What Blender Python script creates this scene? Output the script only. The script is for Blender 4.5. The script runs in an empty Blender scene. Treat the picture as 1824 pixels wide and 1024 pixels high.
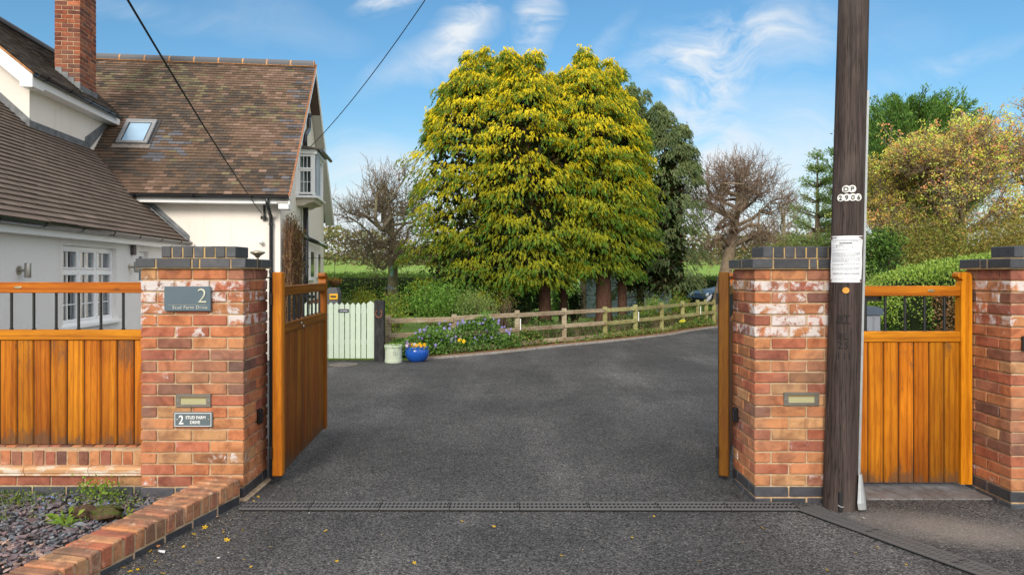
import bpy, math, random
import numpy as np
from mathutils import Vector, Matrix
R = math.radians
rng = np.random.default_rng(7)
random.seed(7)
S = bpy.context.scene
COL = S.collection

# ------------------------------------------------------------------ camera
F = 1250.0; EYE = 1.48
cd = bpy.data.cameras.new('camera'); cam = bpy.data.objects.new('camera', cd); COL.objects.link(cam)
cam.location = (0, 0, EYE); cam.rotation_euler = (R(90), 0, 0)
cd.sensor_width = 36; cd.lens = F / 1824 * 36; cd.shift_y = -26 / 1824; cd.clip_end = 3000; cd.clip_start = .05
S.camera = cam
S.view_settings.view_transform = 'Standard'; S.view_settings.look = 'None'
S.view_settings.gamma = 1; S.view_settings.use_curve_mapping = False
S.view_settings.exposure = EXPOSURE = 0.82

# ------------------------------------------------------------------ sun and sky
SUN_EL, SUN_AZ = 27, 194          # azimuth clockwise from +Y: behind the camera, to its left
sd = bpy.data.lights.new('sun', 'SUN'); sun = bpy.data.objects.new('sun', sd); COL.objects.link(sun)
sd.energy = 1.85; sd.angle = R(22); sd.color = (1, .92, .80)
_d = Vector((math.sin(R(SUN_AZ)) * math.cos(R(SUN_EL)), math.cos(R(SUN_AZ)) * math.cos(R(SUN_EL)), math.sin(R(SUN_EL))))
sun.rotation_euler = _d.to_track_quat('Z', 'Y').to_euler(); sun.location = (-4, -8, 9)

w = bpy.data.worlds.new('World'); S.world = w; w.use_nodes = True
wt = w.node_tree; wn = wt.nodes; wl = wt.links
bg = wn['Background']; bg.inputs[1].default_value = .15
sky = wn.new('ShaderNodeTexSky'); sky.sky_type = 'NISHITA'; sky.sun_disc = False
sky.sun_elevation = R(SUN_EL); sky.sun_rotation = R(SUN_AZ); sky.altitude = 100; sky.air_density = 1.0; sky.dust_density = .6; sky.ozone_density = 1.6
def wnode(t, **k):
    n = wn.new(t)
    for a, b in k.items(): setattr(n, a, b)
    return n
def wmath(op, a, b=None, c=None, clamp=False):
    n = wnode('ShaderNodeMath', operation=op, use_clamp=clamp)
    for i, v in enumerate((a, b, c)):
        if v is None: continue
        if isinstance(v, (int, float)): n.inputs[i].default_value = v
        else: wl.new(v, n.inputs[i])
    return n.outputs[0]
tc = wnode('ShaderNodeTexCoord'); sep = wnode('ShaderNodeSeparateXYZ'); wl.new(tc.outputs['Generated'], sep.inputs[0])
yy = wmath('MAXIMUM', wmath('ABSOLUTE', sep.outputs[1]), .05)
gx = wmath('DIVIDE', sep.outputs[0], yy); gz = wmath('DIVIDE', sep.outputs[2], yy)
comb = wnode('ShaderNodeCombineXYZ'); wl.new(gx, comb.inputs[0]); wl.new(gz, comb.inputs[1])
nz0 = wnode('ShaderNodeTexNoise'); nz0.inputs['Scale'].default_value = 3.2; nz0.inputs['Detail'].default_value = 4
wl.new(comb.outputs[0], nz0.inputs['Vector'])
wv = wnode('ShaderNodeVectorMath', operation='MULTIPLY_ADD'); wl.new(nz0.outputs['Color'], wv.inputs[0]); wv.inputs[1].default_value = (.16, .16, 0); wl.new(comb.outputs[0], wv.inputs[2])
off = wnode('ShaderNodeVectorMath', operation='SUBTRACT'); wl.new(wv.outputs[0], off.inputs[0]); off.inputs[1].default_value = (.08, .08, 0)
def streak(rot, sc, scale, seed):
    m = wnode('ShaderNodeMapping'); m.inputs['Rotation'].default_value = (0, 0, R(rot)); m.inputs['Scale'].default_value = sc; m.inputs['Location'].default_value = (seed, seed * .7, 0)
    wl.new(off.outputs[0], m.inputs['Vector'])
    n = wnode('ShaderNodeTexNoise'); n.inputs['Scale'].default_value = scale; n.inputs['Detail'].default_value = 9; n.inputs['Roughness'].default_value = .6; n.inputs['Distortion'].default_value = .9
    wl.new(m.outputs[0], n.inputs['Vector']); return n.outputs['Fac']
s1 = streak(-42, (1, 3.4, 1), 3.4, 3.1); s2 = streak(-12, (1, 3.0, 1), 4.2, 8.4)
s3 = streak(-58, (1, 2.2, 1), 9.0, 5.7)
def blob(px, py, rx, ry, rot, amp, lo=.42, hi=.72, st=None):
    m = wnode('ShaderNodeMapping', vector_type='TEXTURE')
    m.inputs['Location'].default_value = ((px - 912) / F, (486 - py) / F, 0); m.inputs['Rotation'].default_value = (0, 0, R(rot)); m.inputs['Scale'].default_value = (rx / F, ry / F, 1)
    wl.new(off.outputs[0], m.inputs['Vector'])
    ln = wnode('ShaderNodeVectorMath', operation='LENGTH'); wl.new(m.outputs[0], ln.inputs[0])
    g = wmath('SUBTRACT', 1, ln.outputs['Value'], clamp=True); g = wmath('SMOOTH_MIN', g, .75, .3)
    mr = wnode('ShaderNodeMapRange'); mr.inputs['From Min'].default_value = lo; mr.inputs['From Max'].default_value = hi; wl.new(st or s1, mr.inputs['Value'])
    return wmath('MULTIPLY', wmath('MULTIPLY', g, mr.outputs[0]), amp)
blobs = [blob(1300, 100, 220, 95, 12, 1.35, .38, .76, s3), blob(1265, 180, 100, 140, 20, 1.2, .38, .76, s3), blob(1330, 300, 360, 150, 8, 1.2, .25, .7, s2),
         blob(815, 75, 120, 58, 55, 1.4, .38, .74, s3), blob(765, 115, 170, 42, 30, .8, .36, .75), blob(960, 45, 55, 100, -15, 1.2, .38, .74, s3), blob(700, 8, 90, 30, 15, 1.2, .36, .70, s3),
         blob(230, 25, 240, 26, -10, .6, .36, .75, s2), blob(1660, 115, 220, 30, 14, .6, .36, .72, s2), blob(1100, 80, 90, 26, 50, .45, .34, .75), blob(620, 330, 320, 120, 0, .7, .3, .75, s2),
         blob(1500, 60, 240, 80, 5, .3, .3, .75, s2), blob(912, 470, 2400, 230, 0, 1.25, .05, .6, s2), blob(500, 60, 200, 50, -15, .35, .34, .75)]
cl = blobs[0]
for b in blobs[1:]: cl = wmath('ADD', cl, b)
cl = wmath('MINIMUM', cl, .93)
skc = wnode('ShaderNodeMix', data_type='RGBA', blend_type='MULTIPLY'); skc.inputs[0].default_value = 1
wl.new(sky.outputs[0], skc.inputs[6])
tint = wnode('ShaderNodeMix', data_type='RGBA'); wl.new(wmath('MULTIPLY_ADD', sep.outputs[2], -3.6, 1.0, clamp=True), tint.inputs[0]); tint.inputs[6].default_value = (.33, .515, .57, 1); tint.inputs[7].default_value = (.45, .475, .445, 1); wl.new(tint.outputs[2], skc.inputs[7])
mx = wnode('ShaderNodeMix', data_type='RGBA'); wl.new(cl, mx.inputs[0]); wl.new(skc.outputs[2], mx.inputs[6]); mx.inputs[7].default_value = (3.3, 3.45, 3.6, 1)
# unseen bright cloud added behind, beside and above the view as neutral fill light
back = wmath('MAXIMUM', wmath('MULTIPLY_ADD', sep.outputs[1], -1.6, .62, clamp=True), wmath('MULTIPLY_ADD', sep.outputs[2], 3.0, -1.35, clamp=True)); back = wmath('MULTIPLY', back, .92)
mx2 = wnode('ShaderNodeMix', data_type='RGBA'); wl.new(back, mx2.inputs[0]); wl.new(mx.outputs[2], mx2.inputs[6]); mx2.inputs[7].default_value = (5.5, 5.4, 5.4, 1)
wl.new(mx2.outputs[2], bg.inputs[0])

# ------------------------------------------------------------------ mesh builder
class MB:
    def __init__(s): s.V = []; s.Fc = []; s.C = []; s.n = 0
    def add(s, V, faces, col=(1, 1, 1, 0)):
        V = np.asarray(V, float).reshape(-1, 3); n = len(V)
        c = np.asarray(col, float)
        if c.ndim == 1:
            if len(c) == 3: c = np.append(c, 0)
            c = np.tile(c, (n, 1))
        elif c.shape[1] == 3: c = np.hstack([c, np.zeros((n, 1))])
        s.V.append(V); s.C.append(c)
        if isinstance(faces, np.ndarray): s.Fc.append((faces + s.n))
        else:
            by = {}
            for f in faces: by.setdefault(len(f), []).append(f)
            for k, fs in by.items(): s.Fc.append(np.asarray(fs, int) + s.n)
        s.n += n
    def box(s, x0, x1, y0, y1, z0, z1, col=(1, 1, 1), M=None):
        V = np.array([(x, y, z) for z in (z0, z1) for y in (y0, y1) for x in (x0, x1)], float)
        if M is not None: V = xf(M, V)
        s.add(V, [(0, 2, 3, 1), (4, 5, 7, 6), (0, 1, 5, 4), (2, 6, 7, 3), (0, 4, 6, 2), (1, 3, 7, 5)], col)
    def cbox(s, x0, x1, y0, y1, z0, z1, ch=.004, col=(1, 1, 1), M=None, jit=0):
        lo = np.array((min(x0, x1), min(y0, y1), min(z0, z1))); hi = np.array((max(x0, x1), max(y0, y1), max(z0, z1)))
        ch = min(ch, *(.45 * (hi - lo)))
        V = []; idx = {}
        for cx in (0, 1):
            for cy in (0, 1):
                for cz in (0, 1):
                    c = np.array([(lo, hi)[k][i] for i, k in enumerate((cx, cy, cz))])
                    sg = np.array([1 - 2 * cx, 1 - 2 * cy, 1 - 2 * cz])
                    j = rng.uniform(-jit, jit, 3) if jit else 0
                    for a in range(3):
                        p = c + sg * ch; p[a] = c[a]
                        idx[(cx, cy, cz, a)] = len(V); V.append(p + j)
        f = []
        for a in range(3):
            o = [i for i in range(3) if i != a]
            for sd_ in (0, 1):
                q = []
                for u, v in ((0, 0), (1, 0), (1, 1), (0, 1)):
                    k = [0, 0, 0]; k[a] = sd_; k[o[0]] = u; k[o[1]] = v; q.append(idx[(*k, a)])
                flip = (sd_ == 0) ^ (a == 1)
                f.append(tuple(reversed(q)) if flip else tuple(q))
            for u in (0, 1):
                for v in (0, 1):
                    k0 = [0, 0, 0]; k0[o[0]] = u; k0[o[1]] = v; k1 = list(k0); k1[a] = 1
                    q = [idx[(*k0, o[0])], idx[(*k1, o[0])], idx[(*k1, o[1])], idx[(*k0, o[1])]]
                    flip = (u ^ v) ^ (a == 1)
                    f.append(tuple(q) if flip else tuple(reversed(q)))
        for cx in (0, 1):
            for cy in (0, 1):
                for cz in (0, 1):
                    q = tuple(idx[(cx, cy, cz, a)] for a in range(3))
                    f.append(q if (cx + cy + cz) % 2 else tuple(reversed(q)))
        V = np.array(V)
        if M is not None: V = xf(M, V)
        s.add(V, f, col)
    def tube(s, pts, rad, n=8, col=(1, 1, 1), caps=True):
        pts = np.asarray(pts, float); m = len(pts)
        rad = np.full(m, rad, float) if np.isscalar(rad) else np.asarray(rad, float)
        T = np.gradient(pts, axis=0); T /= np.linalg.norm(T, axis=1)[:, None] + 1e-9
        ref = np.array((0, 0, 1.)) if abs(T[0][2]) < .9 else np.array((1., 0, 0))
        V = []
        for i in range(m):
            a = np.cross(T[i], ref); a /= np.linalg.norm(a) + 1e-9; b = np.cross(T[i], a)
            if i: 
                pass
            th = np.arange(n) * 2 * math.pi / n
            V.append(pts[i] + rad[i] * (np.cos(th)[:, None] * a + np.sin(th)[:, None] * b))
        f = [(i * n + j, i * n + (j + 1) % n, (i + 1) * n + (j + 1) % n, (i + 1) * n + j) for i in range(m - 1) for j in range(n)]
        if caps: f += [tuple(reversed(range(n))), tuple((m - 1) * n + j for j in range(n))]
        s.add(np.vstack(V), f, col)
    def lathe(s, prof, c=(0, 0, 0), n=24, col=(1, 1, 1), M=None):
        V = []
        for r, z in prof:
            for j in range(n):
                t = 2 * math.pi * j / n; V.append((c[0] + r * math.cos(t), c[1] + r * math.sin(t), c[2] + z))
        m = len(prof)
        f = [(i * n + j, i * n + (j + 1) % n, (i + 1) * n + (j + 1) % n, (i + 1) * n + j) for i in range(m - 1) for j in range(n)]
        f += [tuple(reversed(range(n))), tuple((m - 1) * n + j for j in range(n))]
        V = np.array(V)
        if M is not None: V = xf(M, V)
        s.add(V, f, col)
    def prism(s, poly, a0, a1, axis='y', col=(1, 1, 1), M=None):
        n = len(poly); V = []
        for a in (a0, a1):
            for u, v in poly: V.append({'y': (u, a, v), 'x': (a, u, v), 'z': (u, v, a)}[axis])
        f = [tuple(range(n)), tuple(reversed(range(n, 2 * n)))] + [(i, n + i, n + (i + 1) % n, (i + 1) % n) for i in range(n)]
        V = np.array(V, float)
        if M is not None: V = xf(M, V)
        s.add(V, f, col)
    def build(s, name, mat, parent=None, smooth=False, base=None, world=True, fix=True):
        if s.n == 0: return None
        V = np.vstack(s.V); C = np.vstack(s.C)
        if parent is not None:
            if world: V = V - np.array(ORG[parent.name])
        else:
            base = np.array(base if base is not None else ((V[:, 0].min() + V[:, 0].max()) / 2, (V[:, 1].min() + V[:, 1].max()) / 2, V[:, 2].min()))
            V = V - base
        me = bpy.data.meshes.new(name)
        me.vertices.add(len(V)); me.vertices.foreach_set('co', V.astype(np.float32).ravel())
        li = np.concatenate([f.ravel() for f in s.Fc]); ls = np.concatenate([np.full(len(f), f.shape[1]) for f in s.Fc])
        me.loops.add(len(li)); me.loops.foreach_set('vertex_index', li.astype(np.int32))
        me.polygons.add(len(ls)); st = np.concatenate([[0], np.cumsum(ls)[:-1]])
        me.polygons.foreach_set('loop_start', st.astype(np.int32)); 
        if smooth: me.polygons.foreach_set('use_smooth', np.ones(len(ls), bool))
        else: me.polygons.foreach_set('use_smooth', np.zeros(len(ls), bool))
        me.update(calc_edges=True); me.validate()
        if fix and len(ls) < 30000:
            import bmesh
            b = bmesh.new(); b.from_mesh(me); bmesh.ops.recalc_face_normals(b, faces=b.faces); b.to_mesh(me); b.free()
        at = me.attributes.new('col', 'FLOAT_COLOR', 'POINT')
        if len(at.data) == len(C): at.data.foreach_set('color', C.astype(np.float32).ravel())
        me.materials.append(mat)
        o = bpy.data.objects.new(name, me); COL.objects.link(o)
        if parent is not None: o.parent = parent; ORG[o.name] = ORG[parent.name]
        else: o.location = base; ORG[o.name] = tuple(base)
        return o
ORG = {}
def xf(M, V):
    A = np.array(M); return V @ A[:3, :3].T + A[:3, 3]
def thing(name, label, cat, loc=(0, 0, 0), rz=0, group=None):
    o = bpy.data.objects.new(name, None); COL.objects.link(o); o.empty_display_size = .1
    o.location = loc; o.rotation_euler = (0, 0, rz); o['label'] = label; o['category'] = cat
    if group: o['group'] = group
    ORG[o.name] = tuple(loc); return o
def tag(o, label, cat, group=None, kind=None):
    o['label'] = label; o['category'] = cat
    if group: o['group'] = group
    if kind: o['kind'] = kind
    return o
def struct(o): o['kind'] = 'structure'; return o
def copy_tree(o, parent=None):
    c = o.copy(); COL.objects.link(c)
    if parent is not None: c.parent = parent
    ORG[c.name] = ORG.get(o.name)
    for ch in list(o.children): copy_tree(ch, c)
    return c
def gp(px, py, z=0):      # a photo pixel on the level plane z
    Y = (EYE - z) * F / (py - 486); return np.array(((px - 912) / F * Y, Y, z))
def at(px, py, Y): return np.array(((px - 912) / F * Y, Y, EYE + (486 - py) / F * Y))
def text(s, size, mat, name, parent, M, depth=.001, wrap=None, spacing=1.0, col=(1, 1, 1), align='CENTER', top=None, label=None, bold=0):
    cu = bpy.data.curves.new('txt', 'FONT'); cu.body = s; cu.size = size; cu.align_x = align; cu.extrude = depth; cu.space_character = spacing; cu.offset = bold
    to = bpy.data.objects.new('txt', cu); COL.objects.link(to); bpy.context.view_layer.update()
    me = bpy.data.meshes.new_from_object(to.evaluated_get(bpy.context.evaluated_depsgraph_get()))
    bpy.data.objects.remove(to); bpy.data.curves.remove(cu)
    n = len(me.vertices); V = np.empty(n * 3, np.float32); me.vertices.foreach_get('co', V); V = V.reshape(-1, 3).astype(float)
    V = wrap(V) if wrap else xf(M, V)
    fs = [tuple(p.vertices) for p in me.polygons]; bpy.data.meshes.remove(me)
    mb = MB(); mb.add(V, fs, col); 
    if top is not None: top.add(V, fs, col); return None
    return mb.build(name, mat, parent)

# ------------------------------------------------------------------ materials
def mat(name, rough=.8, color=None, use_col=True, spec=.5, metal=0, build=None, **k):
    m = bpy.data.materials.new(name); m.use_nodes = True; nt = m.node_tree; p = nt.nodes['Principled BSDF']
    p.inputs['Roughness'].default_value = rough; p.inputs['Metallic'].default_value = metal; p.inputs['Specular IOR Level'].default_value = spec
    if color: p.inputs['Base Color'].default_value = (*color, 1)
    N = NT(nt, p)
    if use_col and not color:
        N.col = N.attr('col'); N.set_col(N.col)
    if build: build(N)
    return m
class NT:
    def __init__(s, nt, p): s.nt = nt; s.p = p; s.col = None; s.tc = None; s.base = None
    def n(s, t, **k):
        x = s.nt.nodes.new(t)
        for a, b in k.items(): setattr(x, a, b)
        return x
    def put(s, sock, v):
        if v is None: return
        if isinstance(v, (int, float)): sock.default_value = v
        elif isinstance(v, tuple): sock.default_value = (*v, 1) if (len(v) == 3 and sock.type == 'RGBA') else v
        else: s.nt.links.new(v, sock)
    def attr(s, name):
        a = s.n('ShaderNodeAttribute', attribute_name=name); s.alpha = a.outputs['Alpha']; return a.outputs['Color']
    def co(s, scale=(1, 1, 1), kind='Object', rot=(0, 0, 0), loc=(0, 0, 0)):
        if s.tc is None: s.tc = s.n('ShaderNodeTexCoord')
        m = s.n('ShaderNodeMapping'); m.inputs['Scale'].default_value = scale; m.inputs['Rotation'].default_value = rot; m.inputs['Location'].default_value = loc
        s.nt.links.new(s.tc.outputs[kind], m.inputs['Vector']); return m.outputs[0]
    def noise(s, scale, detail=4, rough=.55, vec=None, dist=0, out='Fac'):
        n = s.n('ShaderNodeTexNoise'); n.inputs['Scale'].default_value = scale; n.inputs['Detail'].default_value = detail; n.inputs['Roughness'].default_value = rough; n.inputs['Distortion'].default_value = dist
        s.put(n.inputs['Vector'], vec if vec is not None else s.co()); return n.outputs[out]
    def voro(s, scale, vec=None, feature='F1', out='Distance'):
        n = s.n('ShaderNodeTexVoronoi', feature=feature); n.inputs['Scale'].default_value = scale; s.put(n.inputs['Vector'], vec if vec is not None else s.co()); return n.outputs[out]
    def ramp(s, v, lo, hi, a=0, b=1):
        n = s.n('ShaderNodeMapRange'); s.put(n.inputs['Value'], v)
        for k, x in zip(('From Min', 'From Max', 'To Min', 'To Max'), (lo, hi, a, b)): n.inputs[k].default_value = x
        return n.outputs[0]
    def math(s, op, a, b=None, clamp=False):
        n = s.n('ShaderNodeMath', operation=op, use_clamp=clamp); s.put(n.inputs[0], a); s.put(n.inputs[1], b); return n.outputs[0]
    def mix(s, fac, a, b, mode='MIX'):
        n = s.n('ShaderNodeMix', data_type='RGBA', blend_type=mode); s.put(n.inputs[0], fac); s.put(n.inputs[6], a); s.put(n.inputs[7], b); return n.outputs[2]
    def set_col(s, c): s.put(s.p.inputs['Base Color'], c); s.base = c
    def bump(s, h, strength=.5, dist=.01):
        b = s.n('ShaderNodeBump'); b.inputs['Strength'].default_value = strength; b.inputs['Distance'].default_value = dist; s.put(b.inputs['Height'], h)
        s.nt.links.new(b.outputs[0], s.p.inputs['Normal'])
    def z(s, kind='Object'):
        if s.tc is None: s.tc = s.n('ShaderNodeTexCoord')
        x = s.n('ShaderNodeSeparateXYZ'); s.nt.links.new(s.tc.outputs[kind], x.inputs[0]); return x.outputs[2]
def m_brick(N):
    mot = N.noise(38, 5, .65); big = N.noise(9, 3, .6, dist=.6)
    c = N.mix(N.ramp(big, .42, .68, 0, .75), N.col, N.mix(1, N.col, (.42, .34, .36), 'MULTIPLY'))
    c = N.mix(N.ramp(mot, .35, .7, 0, .55), c, N.mix(1, c, (1.35, 1.3, 1.2), 'MULTIPLY'))
    e = N.math('ADD', N.noise(13, 6, .7, dist=.4, vec=N.co(loc=(3, 5, 1))), N.math('MULTIPLY', N.alpha, .33))
    c = N.mix(N.ramp(N.noise(2.1, 3, .6, vec=N.co(loc=(7, 1, 4))), .5, .68, 0, .35), c, (.20, .15, .12)); c = N.mix(N.ramp(e, .74, .84, 0, .85), c, (.60, .565, .56))
    pit = N.noise(160, 2, .6)
    c = N.mix(N.ramp(pit, .58, .7, 0, .5), c, N.mix(1, c, (.35, .3, .3), 'MULTIPLY'))
    N.set_col(c); N.bump(N.math('ADD', N.math('MULTIPLY', mot, .7), pit), .6, .003)
def m_dwarf(N):
    a = N.noise(7, 6, .7, dist=.5); b = N.noise(40, 5, .7)
    c = N.mix(N.ramp(b, .35, .7, 0, .5), N.col, N.mix(1, N.col, (1.4, 1.35, 1.3), 'MULTIPLY'))
    c = N.mix(N.ramp(a, .44, .60, 0, .75), c, (.13, .085, .06)); c = N.mix(N.ramp(N.noise(11, 5, .7, vec=N.co(loc=(4, 4, 4))), .56, .68, 0, .65), c, (.55, .37, .26))
    N.set_col(c); N.bump(N.math('ADD', a, b), .8, .008)
def m_mortar(N):
    c = N.mix(N.ramp(N.noise(20, 5, .6), .35, .7), (.36, .235, .135), (.52, .40, .27)); N.set_col(c); N.bump(N.noise(120, 4, .7), .6, .004)
def m_wood(along):
    sc = {'z': (1, 1, .06), 'x': (.06, 1, 1), 'y': (1, .06, 1)}[along]
    def f(N):
        v = N.co(sc); sc_ = N.n('ShaderNodeSeparateColor'); N.put(sc_.inputs[0], N.col); bid = N.math('DIVIDE', sc_.outputs[1], sc_.outputs[0])
        add = N.n('ShaderNodeVectorMath', operation='MULTIPLY_ADD'); cb = N.n('ShaderNodeCombineXYZ'); [N.put(cb.inputs[q_], bid) for q_ in range(3)]; N.put(add.inputs[0], cb.outputs[0]); add.inputs[1].default_value = (137, 253, 89); N.put(add.inputs[2], v)
        vv = add.outputs[0]
        g1 = N.noise(14, 4, .6, vec=vv, dist=.8); g2 = N.noise(130, 3, .6, vec=vv)
        wv = N.n('ShaderNodeTexWave', wave_type='BANDS', bands_direction='X' if along != 'x' else 'Z'); wv.inputs['Scale'].default_value = 7; wv.inputs['Distortion'].default_value = 9; wv.inputs['Detail'].default_value = 2; wv.inputs['Detail Scale'].default_value = 1.1; N.put(wv.inputs['Vector'], vv)
        c = N.mix(N.ramp(g1, .32, .72, 0, .75), N.col, N.mix(1, N.col, (.60, .45, .4), 'MULTIPLY'))
        c = N.mix(N.ramp(N.noise(2.6, 3, .6, vec=N.co((1, 1, .5) if along == 'z' else (.5, 1, 1))), .40, .66, 0, .55), c, N.mix(1, c, (.55, .42, .35), 'MULTIPLY')); kn = N.voro(5.2, vec=N.co((1, 1, .42) if along == 'z' else (.42, 1, 1))); c = N.mix(N.ramp(kn, .0, .075, .85, 0), c, (.10, .035, .01)); c = N.mix(N.ramp(wv.outputs['Fac'], .55, .95, 0, .5), c, N.mix(1, c, (.5, .36, .3), 'MULTIPLY'))
        c = N.mix(N.ramp(g2, .48, .72, 0, .6), c, N.mix(1, c, (.45, .35, .3), 'MULTIPLY'))
        # weathered dark flakes, low on the boards mostly (alpha = how weathered)
        v2 = N.co((1, 1, .28)) if along == 'z' else N.co((.3, 1, 1))
        e = N.math('ADD', N.noise(17, 6, .78, vec=v2, dist=.5), N.math('MULTIPLY', N.alpha, .42))
        c = N.mix(N.ramp(e, .74, .88, 0, .72), c, (.09, .052, .03))
        N.set_col(c); N.bump(N.math('ADD', g2, N.math('MULTIPLY', g1, .6)), .35, .002)
    return f
def m_render(N):
    g = N.noise(60, 5, .7); big = N.noise(1.2, 4, .6)
    c = N.mix(N.ramp(big, .35, .75, 0, .25), N.col, N.mix(1, N.col, (.84, .8, .74), 'MULTIPLY')); c = N.mix(N.ramp(N.noise(7, 4, .6, vec=N.co((1, 1, .12))), .55, .75, 0, .16), c, N.mix(1, c, (.6, .55, .48), 'MULTIPLY')); N.set_col(c); N.bump(g, .55, .008)
def m_tile(N):
    g = N.noise(50, 5, .7); b = N.noise(2.2, 4, .6)
    c = N.mix(N.ramp(g, .4, .75, 0, .6), N.col, N.mix(1, N.col, (1.5, 1.4, 1.15), 'MULTIPLY'))
    c = N.mix(N.ramp(N.noise(9, 5, .7), .6, .75, 0, .5), c, (.16, .13, .045)); c = N.mix(N.ramp(N.noise(30, 3, .7), .7, .76, 0, .7), c, (.4, .38, .33))
    N.set_col(c); N.bump(g, .4, .004)
def m_tarmac(N):
    st = N.voro(110, out='Color'); sd_ = N.voro(110); ns = N.noise(260, 2, .6); lo = N.noise(.55, 4, .6); mid = N.noise(5, 5, .65)
    sx = N.n('ShaderNodeSeparateColor'); N.put(sx.inputs[0], st)
    c = N.mix(sx.outputs[0], (.009, .0092, .010), (.062, .063, .066))
    c = N.mix(N.ramp(ns, .3, .75), c, N.mix(1, c, (1.9, 1.88, 1.84), 'MULTIPLY'))
    c = N.mix(N.ramp(sx.outputs[1], .94, .97, 0, .7), c, (.17, .165, .155))
    tr = N.noise(.8, 4, .6, vec=N.co((1.6, .35, 1), rot=(0, 0, R(12)))); c = N.mix(N.ramp(lo, .4, .68, 0, .6), c, N.mix(1, c, (2.1, 2.05, 2.0), 'MULTIPLY')); c = N.mix(N.ramp(tr, .48, .66, 0, .55), c, N.mix(1, c, (1.9, 1.86, 1.82), 'MULTIPLY'))
    c = N.mix(N.ramp(N.noise(1.7, 6, .7, vec=N.co(loc=(3, 8, 0))), .56, .64, 0, .35), c, N.mix(1, c, (.55, .56, .58), 'MULTIPLY'))
    c = N.mix(N.ramp(mid, .45, .75, 0, .3), c, N.mix(1, c, (.55, .55, .56), 'MULTIPLY'))
    # pale dusty reinstatement by the pole (a stain with its own shape)
    dv = N.n('ShaderNodeVectorMath', operation='LENGTH'); dm = N.n('ShaderNodeMapping', vector_type='TEXTURE'); dm.inputs['Location'].default_value = (2.55, 4.05, 0); dm.inputs['Rotation'].default_value = (0, 0, R(-25)); dm.inputs['Scale'].default_value = (.62, .3, 1)
    N.nt.links.new(N.tc.outputs['Object'], dm.inputs[0]); N.nt.links.new(dm.outputs[0], dv.inputs[0])
    k = N.math('SUBTRACT', N.math('ADD', 1, N.math('MULTIPLY', mid, .7)), dv.outputs['Value'])
    c = N.mix(N.ramp(k, .3, 1.0, 0, .5), c, (.3, .265, .235))
    N.set_col(c); N.bump(N.math('ADD', N.math('MULTIPLY', sd_, -1), N.math('MULTIPLY', ns, .5)), .9, .006)
    N.put(N.p.inputs['Roughness'], N.ramp(sx.outputs[2], 0, 1, .6, .9))
def m_grass(N):
    a = N.noise(.35, 5, .6); b = N.noise(25, 4, .7)
    c = N.mix(N.ramp(a, .3, .7), (.17, .28, .05), (.22, .33, .07)); c = N.mix(N.ramp(b, .4, .7, 0, .5), c, N.mix(1, c, (.6, .6, .5), 'MULTIPLY')); N.set_col(c); N.bump(b, .6, .03)
def m_soil(N):
    a = N.noise(18, 6, .7); b = N.voro(45, out='Color'); sx = N.n('ShaderNodeSeparateColor'); N.put(sx.inputs[0], b)
    c = N.mix(N.ramp(a, .4, .65), (.09, .06, .04), (.30, .15, .07)); c = N.mix(N.ramp(sx.outputs[0], .7, 1, 0, .6), c, (.42, .25, .14)); N.set_col(c); N.bump(a, .7, .02)
def m_pole(N):
    v = N.co((1, 1, .03)); g = N.noise(45, 5, .7, vec=v, dist=.3); g2 = N.noise(160, 3, .6, vec=v); b = N.noise(2.2, 4, .6, vec=N.co((1, 1, .5)))
    c = N.mix(N.ramp(g, .35, .7), (.028, .019, .018), (.088, .062, .055)); c = N.mix(N.ramp(g2, .54, .64, 0, .8), c, (.007, .005, .004)); cr = N.noise(26, 3, .6, vec=N.co((1, 1, .012), loc=(2, 3, 0)), dist=.2); c = N.mix(N.ramp(N.math('ABSOLUTE', N.math('SUBTRACT', cr, .5)), .0, .012, 1, 0), c, (.003, .002, .002))
    c = N.mix(N.ramp(b, .52, .75, 0, .45), c, (.17, .14, .125)); N.set_col(c); N.bump(N.math('ADD', g, g2), .8, .006)
def m_generic(n1=20, amt=.35, bs=.3, bd=.003, mul=(.7, .68, .65)):
    def f(N):
        a = N.noise(n1, 5, .65); c = N.mix(N.ramp(a, .35, .7, 0, amt * 2), N.col, N.mix(1, N.col, mul, 'MULTIPLY')); N.set_col(c); N.bump(a, bs, bd)
    return f
def m_leaf(trans=.35):
    def f(N):
        p = N.p; out = N.nt.nodes['Material Output']
        t = N.n('ShaderNodeBsdfTranslucent'); N.put(t.inputs[0], N.mix(1, N.col, (1.3, 1.35, .7), 'MULTIPLY'))
        mx = N.n('ShaderNodeMixShader'); mx.inputs[0].default_value = trans
        N.nt.links.new(p.outputs[0], mx.inputs[1]); N.nt.links.new(t.outputs[0], mx.inputs[2]); N.nt.links.new(mx.outputs[0], out.inputs[0])
    return f
def m_bark(N):
    g = N.noise(30, 6, .7, vec=N.co((1, 1, .25)), dist=.4); c = N.mix(N.ramp(g, .35, .68), N.mix(1, N.col, (.4, .38, .36), 'MULTIPLY'), N.col); c = N.mix(N.ramp(N.noise(3, 4, .6), .5, .7, 0, .4), c, N.mix(1, c, (.8, 1.0, .55), 'MULTIPLY')); N.set_col(c); N.bump(g, .9, .02)
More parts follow.
